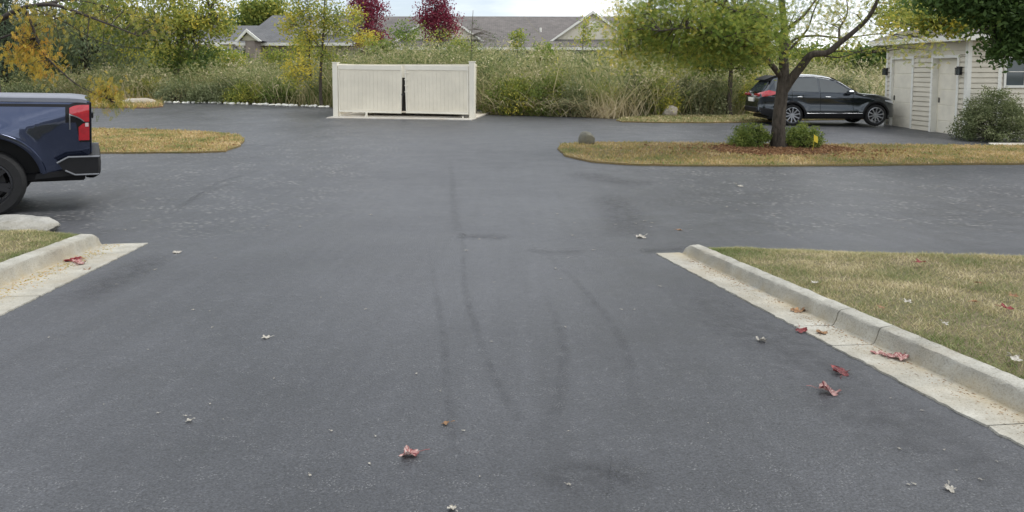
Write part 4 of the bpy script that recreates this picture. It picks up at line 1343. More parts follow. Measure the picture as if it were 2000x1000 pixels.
# ------------------------------------------------------------------ far apartment houses
def house(name, label, d, ridge_px, eave_y, ridge_y, gables, depth, mat, wallmat, hipl=None, hipr=None, windows=(), extra=0):
    xl, xr = ridge_px
    L = at(xl, eave_y, d); Rr = at(xr, eave_y, d)
    zg = G(0, d)
    t = thing(name, label, 'house', ((L[0] + Rr[0]) / 2, d, zg))
    o = np.array(t.location)
    ze = L[2]; dr = d + depth / 2
    zr = at(xl, ridge_y, dr)[2]
    x0, x1 = L[0], Rr[0]
    h0 = at(hipl, ridge_y, dr)[0] if hipl else x0
    h1 = at(hipr, ridge_y, dr)[0] if hipr else x1
    rf = MB()
    yb = d + depth
    th = .16
    V = [(x0, d, ze), (x1, d, ze), (x1, yb, ze), (x0, yb, ze), (h0, dr, zr), (h1, dr, zr)]
    F_ = [(0, 1, 5, 4), (2, 3, 4, 5), (1, 2, 5), (3, 0, 4)]
    rf.add(V, F_)
    ro = rf.build('roof', mat, t, local=False)
    MB().box(x0 + .4, x1 - .4, d + .5, yb - .5, zg - .2, ze - .06).build('wall', wallmat, t, local=False)
    fa = MB().box(x0 - .05, x1 + .05, d - .08, d - .01, ze - .20, ze + .02)
    fa.box(x0, x1, d, d + .5, ze - .20, ze - .16)
    fa.build('fascia', M['trim'], ro, local=False)
    for (ax, ay, fx0, fx1, fy, dg) in gables:
        apex = at(ax, ay, dg); f0 = at(fx0, fy, dg); f1 = at(fx1, fy, dg)
        g_ = MB().add([tuple(f0), tuple(f1), tuple(apex), (f0[0], dg + 6, f0[2]), (f1[0], dg + 6, f1[2]), (apex[0], dg + 6, apex[2])], [(0, 2, 5, 3), (2, 1, 4, 5)])
        gr = g_.build('gable_roof', mat, t, local=False)
        MB().add([(f0[0] + .1, dg + .3, f0[2]), (f1[0] - .1, dg + .3, f1[2]), (apex[0], dg + .3, apex[2] - .08)], [(0, 1, 2)]).build('gable_wall', M['siding'], gr, local=False)
        if dg < d: MB().box(f0[0] + .4, f1[0] - .4, dg + .35, dg + 3, zg, f0[2] - .02).build('gable_porch', wallmat, gr, local=False)
        rk = MB()
        for q in (f0, f1):
            w = .24
            rk.add([(q[0], dg - .03, q[2] - .06), (apex[0], dg - .03, apex[2] - .06), (apex[0], dg - .03, apex[2] + w - .06), (q[0] + (.25 if q is f1 else -.25), dg - .03, q[2] - .06),
                    (q[0], dg + .12, q[2] - .06), (apex[0], dg + .12, apex[2] - .06), (apex[0], dg + .12, apex[2] + w - .06), (q[0] + (.25 if q is f1 else -.25), dg + .12, q[2] - .06)],
                   [(0, 1, 2, 3), (4, 5, 6, 7), (0, 1, 5, 4), (3, 2, 6, 7), (0, 3, 7, 4)])
        rk.build('rake_board', M['trim'], gr, local=False)
        if abs(fx1 - fx0) > 60:
            MB().box(apex[0] - .3, apex[0] + .3, dg + .26, dg + .295, (apex[2] * .62 + f0[2] * .38) - .4, (apex[2] * .62 + f0[2] * .38) + .25).build('gable_vent', M['trim'], gr, local=False)
    for (px, y0, y1, w_) in windows:
        a, b = at(px, y1, d + .45), at(px, y0, d + .45)
        f = MB().box(a[0] - w_ / 2, a[0] + w_ / 2, d + .42, d + .495, a[2], b[2])
        wo = f.build('window', M['trim'], t, local=False)
        MB().box(a[0] - w_ / 2 + .12, a[0] - .04, d + .40, d + .418, a[2] + .12, b[2] - .12).box(a[0] + .04, a[0] + w_ / 2 - .12, d + .40, d + .418, a[2] + .12, b[2] - .12).build('pane', M['winglass'], wo, local=False)
    return t, ro
h1, r1 = house('apartment_house', 'long low house with grey roof and a broad tan gable behind the reeds', 60, (688, 1260), 93, 32,
               [(1158, 25, 1075, 1240, 82, 61.3), (858, 22, 772, 944, 82, 61.3)], 13, M['shingle'], M['brick'], windows=[(1010, 100, 125, 1.4), (1120, 100, 125, 1.4)])
v0 = at(1056, 60, 63.2)
MB().tube([(v0[0], v0[1], v0[2] - .6), (v0[0], v0[1], v0[2] + .25)], .09, 8).build('vent_pipe', M['trim'], r1, local=False)
h2, r2 = house('apartment_house', 'slate grey hip roofed house behind the thin yellow tree', 57, (462, 694), 84, 30,
               [(481, 61, 465, 504, 79, 55.2), (640, 33, 574, 706, 76, 58.4)], 12, M['shingle_dark'], M['taupe'], hipl=532, windows=[(484, 94, 118, .9)])
h3, r3 = house('apartment_house', 'grey roofed house half hidden by trees at the far left', 66, (285, 470), 82, 50,
               [(422, 88, 402, 444, 106, 62)], 12, M['shingle_dark'], M['siding'], hipl=320)

# ------------------------------------------------------------------ trees
def limb(mb, pts, r0, r1, n=7, wob=.0):
    """smooth tapering limb through the points"""
    P = [np.array(p, float) for p in pts]
    Q = [2 * P[0] - P[1]] + P + [2 * P[-1] - P[-2]]
    out = []
    for i in range(1, len(Q) - 2):
        for k in range(5):
            t = k / 5
            out.append(.5 * ((2 * Q[i]) + (-Q[i - 1] + Q[i + 1]) * t + (2 * Q[i - 1] - 5 * Q[i] + 4 * Q[i + 1] - Q[i + 2]) * t * t + (-Q[i - 1] + 3 * Q[i] - 3 * Q[i + 1] + Q[i + 2]) * t ** 3))
    out.append(P[-1])
    m = len(out)
    out = [p + (RNG.normal(0, wob, 3) if 0 < i < m - 1 else 0) for i, p in enumerate(out)]
    rad = [r0 + (r1 - r0) * (i / (m - 1)) ** .8 for i in range(m)]
    mb.tube(out, rad, n)
    return np.array(out)
def clumps(blobs):
    """blobs: (cx,cy,cz, rx,ry,rz, n clumps, tone) -> clump centres, tones"""
    C_, T_ = [], []
    for (x, y, z, a, b, c, n, tn) in blobs:
        u = rand_unit(n) * (RNG.uniform(.15, 1, (n, 1)) ** .5)
        C_.append(u * np.array([a, b, c]) + np.array([x, y, z])); T_.append(RNG.normal(tn, .13, n))
    return np.concatenate(C_), np.concatenate(T_)
def pb(px, py, d, rpx, rpy, n, tn, deep=None):
    """crown lobe whose middle is seen at px,py; radii in photo pixels at that distance"""
    p = at(px, py, d); k = d / F
    return (p[0], p[1], p[2], rpx * k, deep if deep else rpx * k * .9, rpy * k, n, tn)
def twigs_to(mb, C_, limbs, r=.012, every=1, sag=.08):
    L = np.concatenate(limbs)
    for i in range(0, len(C_), every):
        c = C_[i]
        dist = np.linalg.norm(L - c, axis=1)
        j = int(np.argmin(dist))
        if dist[j] < .08: continue
        a = L[j]
        mid_ = (a + c) / 2 + RNG.normal(0, .06 * dist[j], 3) + np.array([0, 0, sag * dist[j]])
        mb.tube([a, mid_, c], [r * min(2.2, .8 + dist[j] * .4), r * .8, r * .3], 4, cap=False)
def crown_leaves(name, C_, T_, per, spread, size, mat, parent, kind='leaf', droop=.2, aspect=.5):
    N = len(C_)
    P = np.repeat(C_, per, 0) + RNG.normal(0, 1, (N * per, 3)) * np.array([spread, spread, spread * .75])
    tn = np.repeat(T_, per) + RNG.normal(0, .12, N * per)
    if kind == 'frond':
        o = fronds(name, P, size, size * .3, tn, mat, parent, droop=droop)
    else:
        o = leaves(name, P, size, size * aspect, tn, mat, parent, droop=droop)
    return o

# --- honey locust on the island
def island_locust():
    D = gp(1520, 292)[1]
    b = gp(1520, 291)
    t = thing('honey_locust_tree', 'green honey locust with forked trunk on the grass island', 'tree', (b[0], b[1], b[2] + .03))
    w = lambda x, y, dd=0: at(x, y, D + dd)
    mb = MB()
    base = b + np.array([0, 0, -.05])
    tr = limb(mb, [base, w(1520, 262), w(1523, 215), w(1529, 165), w(1531, 130), w(1529, 95), w(1532, 60, .1), w(1528, 15, .3), w(1522, -60, .5), w(1520, -160, .8)], .185, .05, 10)
    mb.tube([base, base + np.array([0, 0, .12]), base + np.array([0, 0, .3])], [.27, .21, .17], 10)
    limbs = [tr]
    L = lambda pts, r0, r1, n=7: limbs.append(limb(mb, pts, r0, r1, n))
    L([w(1528, 180), w(1545, 155, -.1), w(1565, 130, -.25), w(1585, 107, -.4), w(1615, 103, -.55), w(1640, 84, -.7), w(1672, 58, -.8), w(1695, 35, -.9), w(1712, 5, -1), w(1735, -50, -1.2)], .12, .03, 8)
    L([w(1525, 150), w(1508, 128, -.3), w(1490, 110, -.5), w(1465, 103, -.8), w(1435, 92, -1.1), w(1400, 70, -1.5), w(1350, 55, -1.8), w(1290, 60, -2)], .075, .012)
    L([w(1470, 104, -.75), w(1430, 102, -.5), w(1380, 100, -.2), w(1320, 104, 0), w(1270, 98, .1), w(1215, 108, .2)], .035, .008)
    L([w(1530, 100), w(1545, 82, .3), w(1565, 72, .5), w(1600, 70, .8), w(1650, 74, 1.1), w(1720, 66, 1.4), w(1800, 72, 1.5)], .045, .010)
    L([w(1588, 106, -.4), w(1630, 100, .1), w(1660, 101, .3), w(1700, 104, .5)], .03, .006)
    L([w(1600, 108, -.4), w(1640, 112, -.6), w(1680, 100, -.9), w(1720, 88, -1.2)], .02, .005)
    L([w(1640, 84, -.7), w(1640, 55, -.3), w(1655, 25, .2), w(1650, -30, .5)], .035, .010)
    L([w(1529, 95), w(1500, 60, -.6), w(1450, 30, -1.0), w(1390, 0, -1.4), w(1320, -30, -1.8)], .06, .012)
    L([w(1532, 60), w(1570, 30, .6), w(1600, -10, 1.2), w(1640, -60, 1.8)], .05, .012)
    L([w(1529, 80), w(1490, 50, .8), w(1440, 20, 1.6), w(1380, -10, 2.2)], .05, .012)
    L([w(1530, 110), w(1575, 60, .2), w(1590, 20, .2), w(1615, -30, .1)], .035, .010)
    tk = mb
    K = D
    blobs = [pb(1255, 62, K - .8, 66, 46, 50, .62), pb(1330, 40, K - 1.2, 95, 62, 110, .45), pb(1420, 55, K - .9, 90, 52, 110, .36),
             pb(1310, 110, K - .6, 80, 26, 46, .55), pb(1470, 30, K - .4, 70, 48, 70, .42), pb(1440, 100, K - .4, 55, 26, 30, .38),
             pb(1380, -60, K, 190, 60, 120, .45, 2.6), pb(1235, 18, K - .5, 50, 30, 16, .66), pb(1210, 95, K - .2, 36, 28, 16, .72),
             pb(1590, 25, K, 80, 50, 20, .60), pb(1660, 55, K, 80, 48, 9, .68), pb(1600, -60, K, 120, 50, 60, .5, 2.2), pb(1720, 5, K - .6, 60, 40, 14, .62),
             pb(1560, 85, K, 50, 30, 8, .62), pb(1480, 70, K - 1.6, 60, 40, 40, .5), pb(1385, 85, K + 1, 70, 30, 40, .30),
             pb(1780, 92, K + .4, 52, 12, 10, .60), pb(1700, 88, K + .6, 60, 14, 6, .7)]
    C_, T_ = clumps([b_[:6] + (int(b_[6] * .72), b_[7]) for b_ in blobs])
    twigs_to(mb, C_, limbs, .012)
    mb.build('trunk', M['bark'], t, local=False, smooth=True)
    crown_leaves('crown', C_, T_ + .03, 44, .27, .10, M['locust'], t, 'frond', droop=.55)
    return t
locust = island_locust()

def make_tree(name, label, base, trunk_pts, r0, blobs, per, spread, size, mat, kind='leaf', bark='bark', droop=.2, extra=(), tw=.012, every=1, group=None, aspect=.5, cat='tree'):
    t = thing(name, label, cat, base, group=group)
    mb = MB()
    limbs = [limb(mb, [np.array(base) + np.array([0, 0, -.1])] + trunk_pts, r0, r0 * .25, 8)]
    for pts, a, b in extra: limbs.append(limb(mb, pts, a, b, 6, .0))
    C_, T_ = clumps(blobs)
    twigs_to(mb, C_, limbs, tw, every)
    mb.build('trunk', M[bark], t, local=False, smooth=True)
    crown_leaves('crown', C_, T_, per, spread, size, M[mat], t, kind, droop, aspect)
    return t

# --- golden tree reaching in from the left
def gold_tree():
    D = 15.5
    w = lambda x, y, dd=0: at(x, y, D + dd)
    bx = w(-120, 250)[0]
    b = np.array([bx, 17.4, G(bx, 17.4) + .03])
    trunk = [np.array([bx, 17.3, -.8]), np.array([bx + .1, 17.1, .3]), np.array([bx + .2, 17, 1.6]), np.array([bx + .1, 17, 3.2])]
    ex = [([np.array([bx + .05, 17.2, -.1]), w(-60, 70, 1), w(0, 38, .3), w(30, 22, 0), w(55, 13, -.2), w(100, 9, -.4), w(140, 20, -.5), w(180, 35, -.6), w(225, 52, -.8), w(270, 70, -.9)], .085, .012),
          ([w(48, 18, -.1), w(62, 48, -.2), w(74, 80, -.3), w(92, 112, -.4), w(120, 140, -.5), w(150, 165, -.6), w(185, 183, -.6), w(215, 195, -.6)], .03, .008),
          ([w(-40, 90, 1), w(25, 66, .5), w(70, 50, .4), w(120, 33, .3), w(150, 26, .3), (w(200, 20, .4))], .028, .008),
          ([w(100, 9, -.4), w(150, -15, .2), w(230, -25, .6), w(300, -10, .8)], .04, .010),
          ([np.array([bx + .1, 17.1, .5]), w(-20, -30, .8), w(60, -60, .4), w(160, -90, .2)], .06, .015),
          ([w(60, 14, -.2), w(130, 45, -.1), w(180, 75, 0), w(235, 90, .1), w(300, 95, .2)], .014, .004), ([w(20, 30, .1), w(70, 8, .3), w(160, 2, .5), w(260, 30, .6), w(330, 60, .6)], .022, .005), ([w(100, 9, -.4), w(112, 60, -.5), w(118, 100, -.5)], .009, .003),
          ([w(174, 34, -.6), w(172, 60, -.7), w(170, 85, -.7), w(178, 110, -.7)], .012, .004)]
    blobs = [pb(62, 70, D - .2, 30, 36, 26, .55), pb(52, 105, D - .2, 30, 30, 30, .62), pb(82, 118, D - .4, 26, 30, 30, .64), pb(38, 120, D, 14, 22, 8, .45),
             pb(208, 170, D - .6, 14, 12, 14, .6), pb(222, 188, D - .6, 22, 12, 16, .4), pb(200, 182, D - .5, 14, 8, 8, .6), pb(60, 20, D, 50, 14, 8, .3), pb(226, 206, D - .6, 10, 8, 6, .05), pb(70, 45, D, 40, 20, 8, .4)]
    pg = [pb(200, 22, D, 110, 24, 40, .15), pb(110, 40, D - .2, 70, 30, 20, .25), pb(290, 55, D - .5, 50, 30, 14, .2)]
    t = make_tree('honey_locust_tree', 'golden leaved tree drooping bare dark branches above the blue truck', b, trunk, .16, blobs + pg, 7, .15, .11, 'gold', 'frond', 'bark_dark', 1.3, ex, .007)
    return t
gold_tree()

# --- green and yellow tree behind it, at the far road edge
def base_at(px, d): 
    x = at(px, 200, d)[0]
    return np.array([x, d, G(x, d)])
b = base_at(345, 39)
make_tree('green_tree', 'broad green and yellow tree left of the houses behind the far reeds', b, [at(345, 130, 39), at(350, 80, 39), at(340, 20, 39), at(345, -60, 39)], .2,
          [pb(390, 30, 38, 75, 45, 46, .74), pb(330, 75, 38, 70, 45, 44, .56), pb(250, 60, 38.5, 60, 50, 30, .58), pb(300, 10, 38, 90, 40, 40, .68), pb(415, 45, 38, 36, 30, 20, .66), pb(200, 20, 39, 70, 40, 36, .5), pb(370, 115, 38, 60, 20, 24, .3), pb(350, -60, 39, 140, 50, 60, .55)],
          46, .36, .19, 'mixed', extra=[([at(345, 100, 39), at(300, 60, 38.5), at(250, 40, 38.5), at(200, 15, 39)], .08, .02), ([at(348, 90, 39), at(385, 50, 38), at(410, 20, 38)], .07, .02)], tw=.02)
b = base_at(170, 44)
make_tree('willow_tree', 'grey green willow behind the golden branches at the left', b, [at(170, 120, 44), at(160, 60, 44), at(165, -20, 44), at(165, -80, 44)], .25,
          [pb(120, 70, 43, 60, 60, 40, .5), pb(190, 80, 43, 60, 50, 36, .62), pb(150, 10, 44, 90, 45, 36, .6), pb(110, 130, 43, 60, 26, 24, .3), pb(240, 100, 43, 50, 40, 30, .5)],
          46, .5, .28, 'willow', droop=1.2, tw=.02, aspect=.28)
b = base_at(10, 40)
make_tree('spruce_tree', 'tall dark tree at the far left edge above the truck', b, [at(10, 120, 40), at(12, 50, 40), at(12, -80, 40)], .22,
          [pb(5, 130, 40, 60, 34, 50, .35), pb(10, 90, 40, 55, 34, 46, .3), pb(15, 45, 40, 50, 34, 40, .3), pb(15, 0, 40, 44, 34, 30, .3), pb(-60, 80, 41, 60, 80, 50, .3), pb(14, -60, 40, 36, 34, 24, .3)],
          50, .34, .2, 'willow', bark='bark_dark', droop=.6, tw=.02, aspect=.3)
# tree behind the slate house
b = base_at(515, 82)
make_tree('green_tree', 'rounded green tree rising behind the slate grey roof', b, [at(515, 100, 82), at(512, 60, 82), at(515, 20, 82)], .25,
          [pb(512, 25, 82, 36, 26, 50, .5), pb(490, 45, 82, 26, 22, 26, .4), pb(535, 20, 82, 22, 22, 24, .5)], 50, .6, .42, 'mixed', tw=.03, every=3)
# thin young tree left of the enclosure
b = base_at(628, 31.5)
make_tree('young_tree', 'thin yellow green young tree just left of the trash enclosure', b, [at(626, 175, 31.5), at(628, 110, 31.5), at(632, 60, 31.5), at(634, 10, 31.5), at(636, -40, 31.5)], .085,
          [pb(600, 55, 31.5, 55, 36, 44, .72), pb(660, 45, 31.5, 40, 40, 30, .62), pb(620, 10, 31.5, 60, 34, 44, .62), pb(580, 45, 31.2, 30, 26, 20, .75), pb(600, 100, 31.3, 46, 26, 18, .78), pb(586, 135, 31, 30, 34, 26, .92), pb(650, 110, 31.5, 26, 18, 8, .55), pb(630, -40, 31.5, 50, 30, 24, .6)],
          30, .2, .13, 'mixed', extra=[([at(627, 95, 31.5), at(605, 70, 31.2), at(580, 50, 31)], .03, .008), ([at(628, 80, 31.5), at(650, 50, 31.8), at(668, 30, 32)], .03, .008), ([at(627, 120, 31.5), at(640, 85, 31.2), at(655, 65, 31)], .02, .006), ([at(607, 150, 31.4), at(604, 100, 31.4), at(606, 50, 31.4), at(600, 0, 31.4)], .035, .01)], tw=.008)
# two crimson maples
for px, lab, bl in ((716, 'crimson maple nearer the thin yellow tree, in front of the roofs', [pb(712, 20, 46, 38, 34, 56, .45), pb(722, 58, 46, 32, 26, 30, .5), pb(705, -20, 46, 26, 24, 20, .45), pb(728, 25, 46, 22, 26, 14, .5), pb(733, 75, 46, 18, 14, 12, .6), pb(712, 78, 46, 26, 12, 14, .5)]),
                    (851, 'crimson maple standing alone above the right gate of the enclosure', [pb(850, 25, 46, 38, 30, 58, .4), pb(858, 48, 46, 36, 20, 32, .4), pb(830, 40, 46, 20, 16, 14, .5), pb(848, -10, 46, 26, 24, 22, .45), pb(878, 58, 46, 18, 14, 12, .6), pb(848, 66, 46, 30, 12, 16, .5)])):
    b = base_at(px, 46)
    make_tree('maple_tree', lab, b, [at(px, 130, 46), at(px + 2, 70, 46), at(px - 2, 20, 46), at(px, -20, 46)], .09, bl, 40, .29, .15, 'crimson', bark='bark_dark', extra=[([at(px, 100, 46), at(px + 18, 50, 46), at(px + 22, 15, 46)], .03, .01), ([at(px, 95, 46), at(px - 16, 55, 46), at(px - 20, 20, 46)], .03, .01)], tw=.012, group='crimson maples')
b = base_at(690, 43)
make_tree('young_tree', 'small yellow leaved tree below the left crimson maple', b, [at(690, 110, 43), at(688, 60, 43), at(685, 20, 43)], .05,
          [pb(693, 30, 43, 16, 18, 12, .85), pb(712, 75, 43, 26, 14, 18, .9)], 40, .25, .15, 'mixed', tw=.01)
# saplings among the reeds, right of the enclosure
b = base_at(862, 40); make_tree('sapling', 'half bare sapling under the right crimson maple', b, [at(862, 110, 40), at(858, 70, 40), at(860, 45, 40)], .04,
          [pb(860, 75, 40, 36, 24, 40, .6)], 9, .2, .12, 'mixed', bark='bark_dark', tw=.01)
b = base_at(925, 37); make_tree('bare_sapling', 'tall bare grey sapling right of the enclosure against the roof', b, [at(922, 130, 37), at(921, 80, 37), at(924, 20, 37)], .05,
          [pb(925, 60, 37, 16, 34, 22, .4), pb(955, 78, 37, 30, 18, 26, .4)], 3, .15, .1, 'willow', bark='twig', tw=.012)
b = base_at(1010, 34); make_tree('sapling', 'slim green sapling rising from the reeds against the long roof', b, [at(1010, 130, 34), at(1010, 90, 34), at(1010, 55, 34)], .03,
          [pb(1010, 75, 34, 12, 22, 14, .5)], 40, .14, .12, 'locust', tw=.008)
b = base_at(1065, 32); make_tree('sapling', 'bushy green sapling among the reeds left of the broad gable', b, [at(1065, 150, 32), at(1065, 110, 32), at(1065, 85, 32)], .03,
          [pb(1065, 105, 32, 22, 20, 22, .45)], 40, .16, .13, 'locust', tw=.008)
b = base_at(1135, 33); make_tree('sapling', 'slim sapling in front of the broad tan gable', b, [at(1137, 130, 33), at(1138, 90, 33), at(1140, 55, 33)], .03,
          [pb(1140, 75, 33, 12, 26, 12, .55), pb(1155, 45, 33, 20, 20, 8, .6)], 26, .16, .12, 'locust', tw=.008)
# tree behind the lawn strip
b = gp(1424, 226)
make_tree('island_tree', 'short dark tree with straight trunk behind the boulder and left of the SUV', b, [at(1425, 190, b[1]), at(1427, 150, b[1]), at(1428, 110, b[1]), at(1420, 60, b[1])], .13,
          [pb(1400, 112, b[1], 56, 24, 40, .35), pb(1440, 95, b[1], 60, 30, 40, .3), pb(1370, 122, b[1], 34, 14, 14, .3), pb(1420, 60, b[1], 80, 36, 50, .4), pb(1470, 125, b[1], 34, 18, 14, .5), pb(1395, 100, b[1] - .8, 12, 14, 6, .97)],
          40, .2, .13, 'mixed', bark='bark', tw=.012)
# dark tree hanging in from the top right
def dark_tree():
    D = 14.6
    bx = at(2110, 300, D)[0]
    b = np.array([bx, 15.3, G(bx, 15.3) + .03])
    w = lambda x, y, dd=0: at(x, y, D + dd)
    blobs = [pb(1960, 10, D, 60, 36, 60, .3), pb(1890, 0, D, 60, 24, 46, .3), pb(1985, 60, D, 34, 34, 46, .3), pb(1955, 95, D, 26, 14, 12, .35), pb(1830, -5, D, 50, 18, 26, .4), pb(2050, 40, D, 80, 60, 80, .3), pb(1960, -60, D, 160, 50, 90, .3, 1.8), pb(1920, 45, D, 24, 16, 10, .6), pb(1990, 100, D, 20, 14, 8, .3), pb(2130, -20, D + .5, 90, 90, 70, .3)]
    return make_tree('maple_tree', 'dark green tree hanging over the garage window at the top right', b, [np.array([bx, 15.2, -.6]), np.array([bx - .05, 15, .5]), np.array([bx - .1, 14.9, 1.8]), np.array([bx, 14.8, 3.2])], .17, blobs, 40, .17, .12, 'darkleaf', bark='bark_dark',
        extra=[([np.array([bx, 15.1, -.1]), w(2040, 80), w(1975, 45), w(1915, 62), w(1880, 75)], .045, .008), ([np.array([bx, 15, .4]), w(2030, 10), w(1940, -10), w(1850, -12)], .05, .01)], tw=.009)
dark_tree()
# pale green tree between the locust and the garage roof
b = base_at(1790, 27.5)
make_tree('green_tree', 'pale yellow green tree showing above the garage roof', b, [at(1790, 120, 27.5), at(1792, 60, 27.5), at(1795, 0, 27.5)], .12,
          [pb(1760, 28, 27, 46, 26, 34, .62), pb(1820, 35, 18.2, 50, 20, 34, .6), pb(1868, 42, 18, 40, 18, 26, .66), pb(1800, 10, 27, 90, 26, 50, .6), pb(1740, 52, 26.5, 22, 14, 10, .55)], 30, .18, .14, 'mixed', tw=.01,
          extra=[([at(1792, 60, 27.5), at(1810, 45, 23), at(1850, 45, 18.2), at(1900, 40, 18)], .05, .01)])
# far tree line behind the reeds on the right and between houses
k = 0
for px, d, rx, ry, cy, mt, lab in ((1640, 85, 40, 16, 118, 'mixed', 'distant low tree above the SUV roof, leftmost'), (1690, 70, 26, 18, 112, 'darkleaf', 'distant dark bush left of the garage corner'), (1560, 95, 46, 14, 116, 'mixed', 'distant low tree behind the locust trunk'),
                                  (1350, 75, 90, 36, 96, 'mixed', 'distant green tree behind the island locust crown'), (1735, 60, 24, 22, 96, 'darkleaf', 'distant dark tree beside the garage eave'), (1250, 80, 60, 30, 92, 'mixed', 'distant green tree right of the tan gable')):
    b = base_at(px, d)
    make_tree('distant_tree', lab, b, [at(px, 130, d), at(px, cy, d), at(px, cy - ry * .6, d)], .15, [pb(px, cy, d, rx, ry, 46, .45), pb(px + rx * .5, cy + ry * .3, d, rx * .6, ry * .7, 20, .45)], 40, rx * d / F * .22, .0055 * d, mt, tw=.03, every=4)

# thicket behind the far reeds on the left, and woods that close the horizon (uncountable)
def wood(label, blobs, per, spread, size, mat):
    C_, T_ = clumps(blobs)
    N = len(C_)
    P = np.repeat(C_, per, 0) + RNG.normal(0, spread, (N * per, 3))
    o = leaves('woodland', P, size, size * .5, np.repeat(T_, per) + RNG.normal(0, .12, N * per), M[mat])
    tag(o, label, 'woods', kind='stuff')
wood('mixed green thicket behind the reeds at the far left', [pb(px, 128 + random.uniform(-8, 8), 50, 42, 24, 26, random.uniform(.45, .8)) for px in range(-60, 460, 36)], 46, .42, .30, 'mixed')
wood('far dark woods closing the horizon at the left', [pb(px, 92 + random.uniform(-14, 14), 88, 46, 46, 36, random.uniform(.5, .9)) for px in range(-1500, 480, 52)], 50, .9, .62, 'willow')
wood('far green woods closing the horizon at the right', [pb(px, 118 + random.uniform(-5, 5), 100, 50, 20, 30, random.uniform(.3, .6)) for px in range(1180, 3200, 56)], 50, .9, .65, 'mixed')
for px, cy, rx, ry, tn, lab in ((548, 108, 34, 16, .55, 'low yellow olive sapling in front of the pinkish house wall'), (592, 92, 26, 20, .62, 'yellowish sapling left of the thin young tree'), (455, 118, 26, 14, .6, 'low sapling left of the white framed window'), (792, 65, 34, 26, .25, 'pale green sapling between the two crimson maples'), (745, 92, 30, 14, .45, 'low green sapling above the left gate of the enclosure'), (905, 92, 30, 14, .55, 'low olive sapling above the right gate of the enclosure')):
    b = base_at(px, 41)
    make_tree('sapling', lab, b, [at(px, 120, 41), at(px + 2, 90, 41), at(px, cy, 41)], .03, [pb(px, cy, 41, rx, ry, 36, tn)], 26, .22, .14, 'locust', tw=.01)

# ------------------------------------------------------------------ shrubs
def shrub(name, label, c, rx, ry, rz, n, per, spread, size, mat, tone=.5, stems=9, droop=-.3, aspect=.4, group=None):
    t = thing(name, label, 'shrub', c, group=group)
    c = np.array(c)
    C_, T_ = [], []
    u = rand_unit(n); u[:, 2] = np.abs(u[:, 2]) * 1.0
    rr = RNG.uniform(.35, 1, (n, 1)) ** .5 * RNG.uniform(.85, 1.12, (n, 1))
    C_ = c + u * rr * np.array([rx, ry, rz]) + np.array([0, 0, .08])
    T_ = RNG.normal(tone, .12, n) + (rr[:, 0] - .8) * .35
    mb = MB()
    for i in range(0, n, max(1, n // (stems * 6))):
        p = C_[i]
        q = c + np.array([RNG.normal(0, .06), RNG.normal(0, .06), -.02])
        mb.tube([q, (p * .5 + q * .5) + np.array([0, 0, .08 * rz]), p], [.012, .008, .003], 4, cap=False)
    mb.build('stem', M['bark_dark'], t, local=False)
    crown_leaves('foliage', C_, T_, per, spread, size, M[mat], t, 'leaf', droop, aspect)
    return t
c1 = gp(1468, 290); c2 = gp(1571, 293)
shrub('low_shrub', 'low green shrub left of the locust trunk', (c1[0], c1[1], c1[2] + .03), .50, .45, .50, 150, 30, .05, .06, 'shrub', .66, group='shrubs under the island tree')
shrub('low_shrub', 'low green shrub right of the locust trunk behind the yellow flag', (c2[0], c2[1] + .15, c2[2] + .03), .46, .45, .50, 150, 30, .05, .06, 'shrub', .66, group='shrubs under the island tree')
c3 = gp(1948, 279)
shrub('garage_shrub', 'large grey green shrub in front of the garage window', (c3[0] + .25, c3[1] + .55, c3[2]), 1.0, .75, 1.32, 340, 40, .085, .07, 'bush', .5)
# bushes in the bank
for px, py, rx, rz, mt, tn, lab in ((1245, 226, 46, 84, 'bush', .35, 'tall grey green bush in the reeds left of the far boulder'), (545, 205, 34, 40, 'shrub', .4, 'green bush in the reeds left of the enclosure'), (1175, 226, 40, 60, 'locust', .45, 'green leafy clump in the reeds left of the grey bush'),
                                    (985, 224, 46, 60, 'shrub', .55, 'green bush at the right post of the enclosure'), (590, 190, 30, 50, 'gold', .35, 'yellow bush below the thin young tree'), (1060, 227, 50, 74, 'shrub', .5, 'olive bush with pale stalks at its foot, right of the enclosure'), (1120, 229, 40, 62, 'bush', .5, 'grey olive bush above the broken pale stalks'), (1340, 226, 44, 66, 'bush', .6, 'tan olive bush right of the far boulder'), (1475, 226, 30, 66, 'locust', .55, 'yellow green bush behind the tail of the SUV'), (1650, 228, 70, 70, 'bush', .55, 'green bush in the reeds behind the SUV bonnet'),
                                    (440, 203, 40, 44, 'bush', .5, 'olive bush in the reeds in front of the slate house window'), (350, 201, 44, 40, 'willow', .6, 'grey olive bush near the left end of the white stones'), (300, 198, 40, 40, 'mixed', .5, 'green bush behind the flat pale boulder'), (480, 204, 36, 34, 'mixed', .45, 'yellow olive bush in the reeds between the white stones and the slate house'), (400, 202, 30, 34, 'bush', .45, 'grey bush behind the middle of the white stones'), (1010, 226, 34, 66, 'mixed', .5, 'yellow green bush next to the right post bush'), (1085, 227, 34, 84, 'mixed', .42, 'tall leafy bush in front of the bushy sapling'), (1290, 227, 34, 72, 'mixed', .5, 'leafy bush behind the far boulder'), (1390, 226, 34, 60, 'bush', .65, 'pale tan bush behind the dark straight trunk'),
                                    (60, 196, 60, 26, 'bush', .4, 'low grey green bush behind the truck bed'), (135, 190, 34, 34, 'gold', .75, 'orange bush behind the truck tail')):
    p = gp(px, py - 0); d = p[1] + .62; k = d / F
    c = base_at(px, d)
    shrub('bank_bush', lab, c, rx * k * 1.1, .75, rz * k * 1.02, 130, 26, .15, .12, mt, tn + .12, aspect=.33)

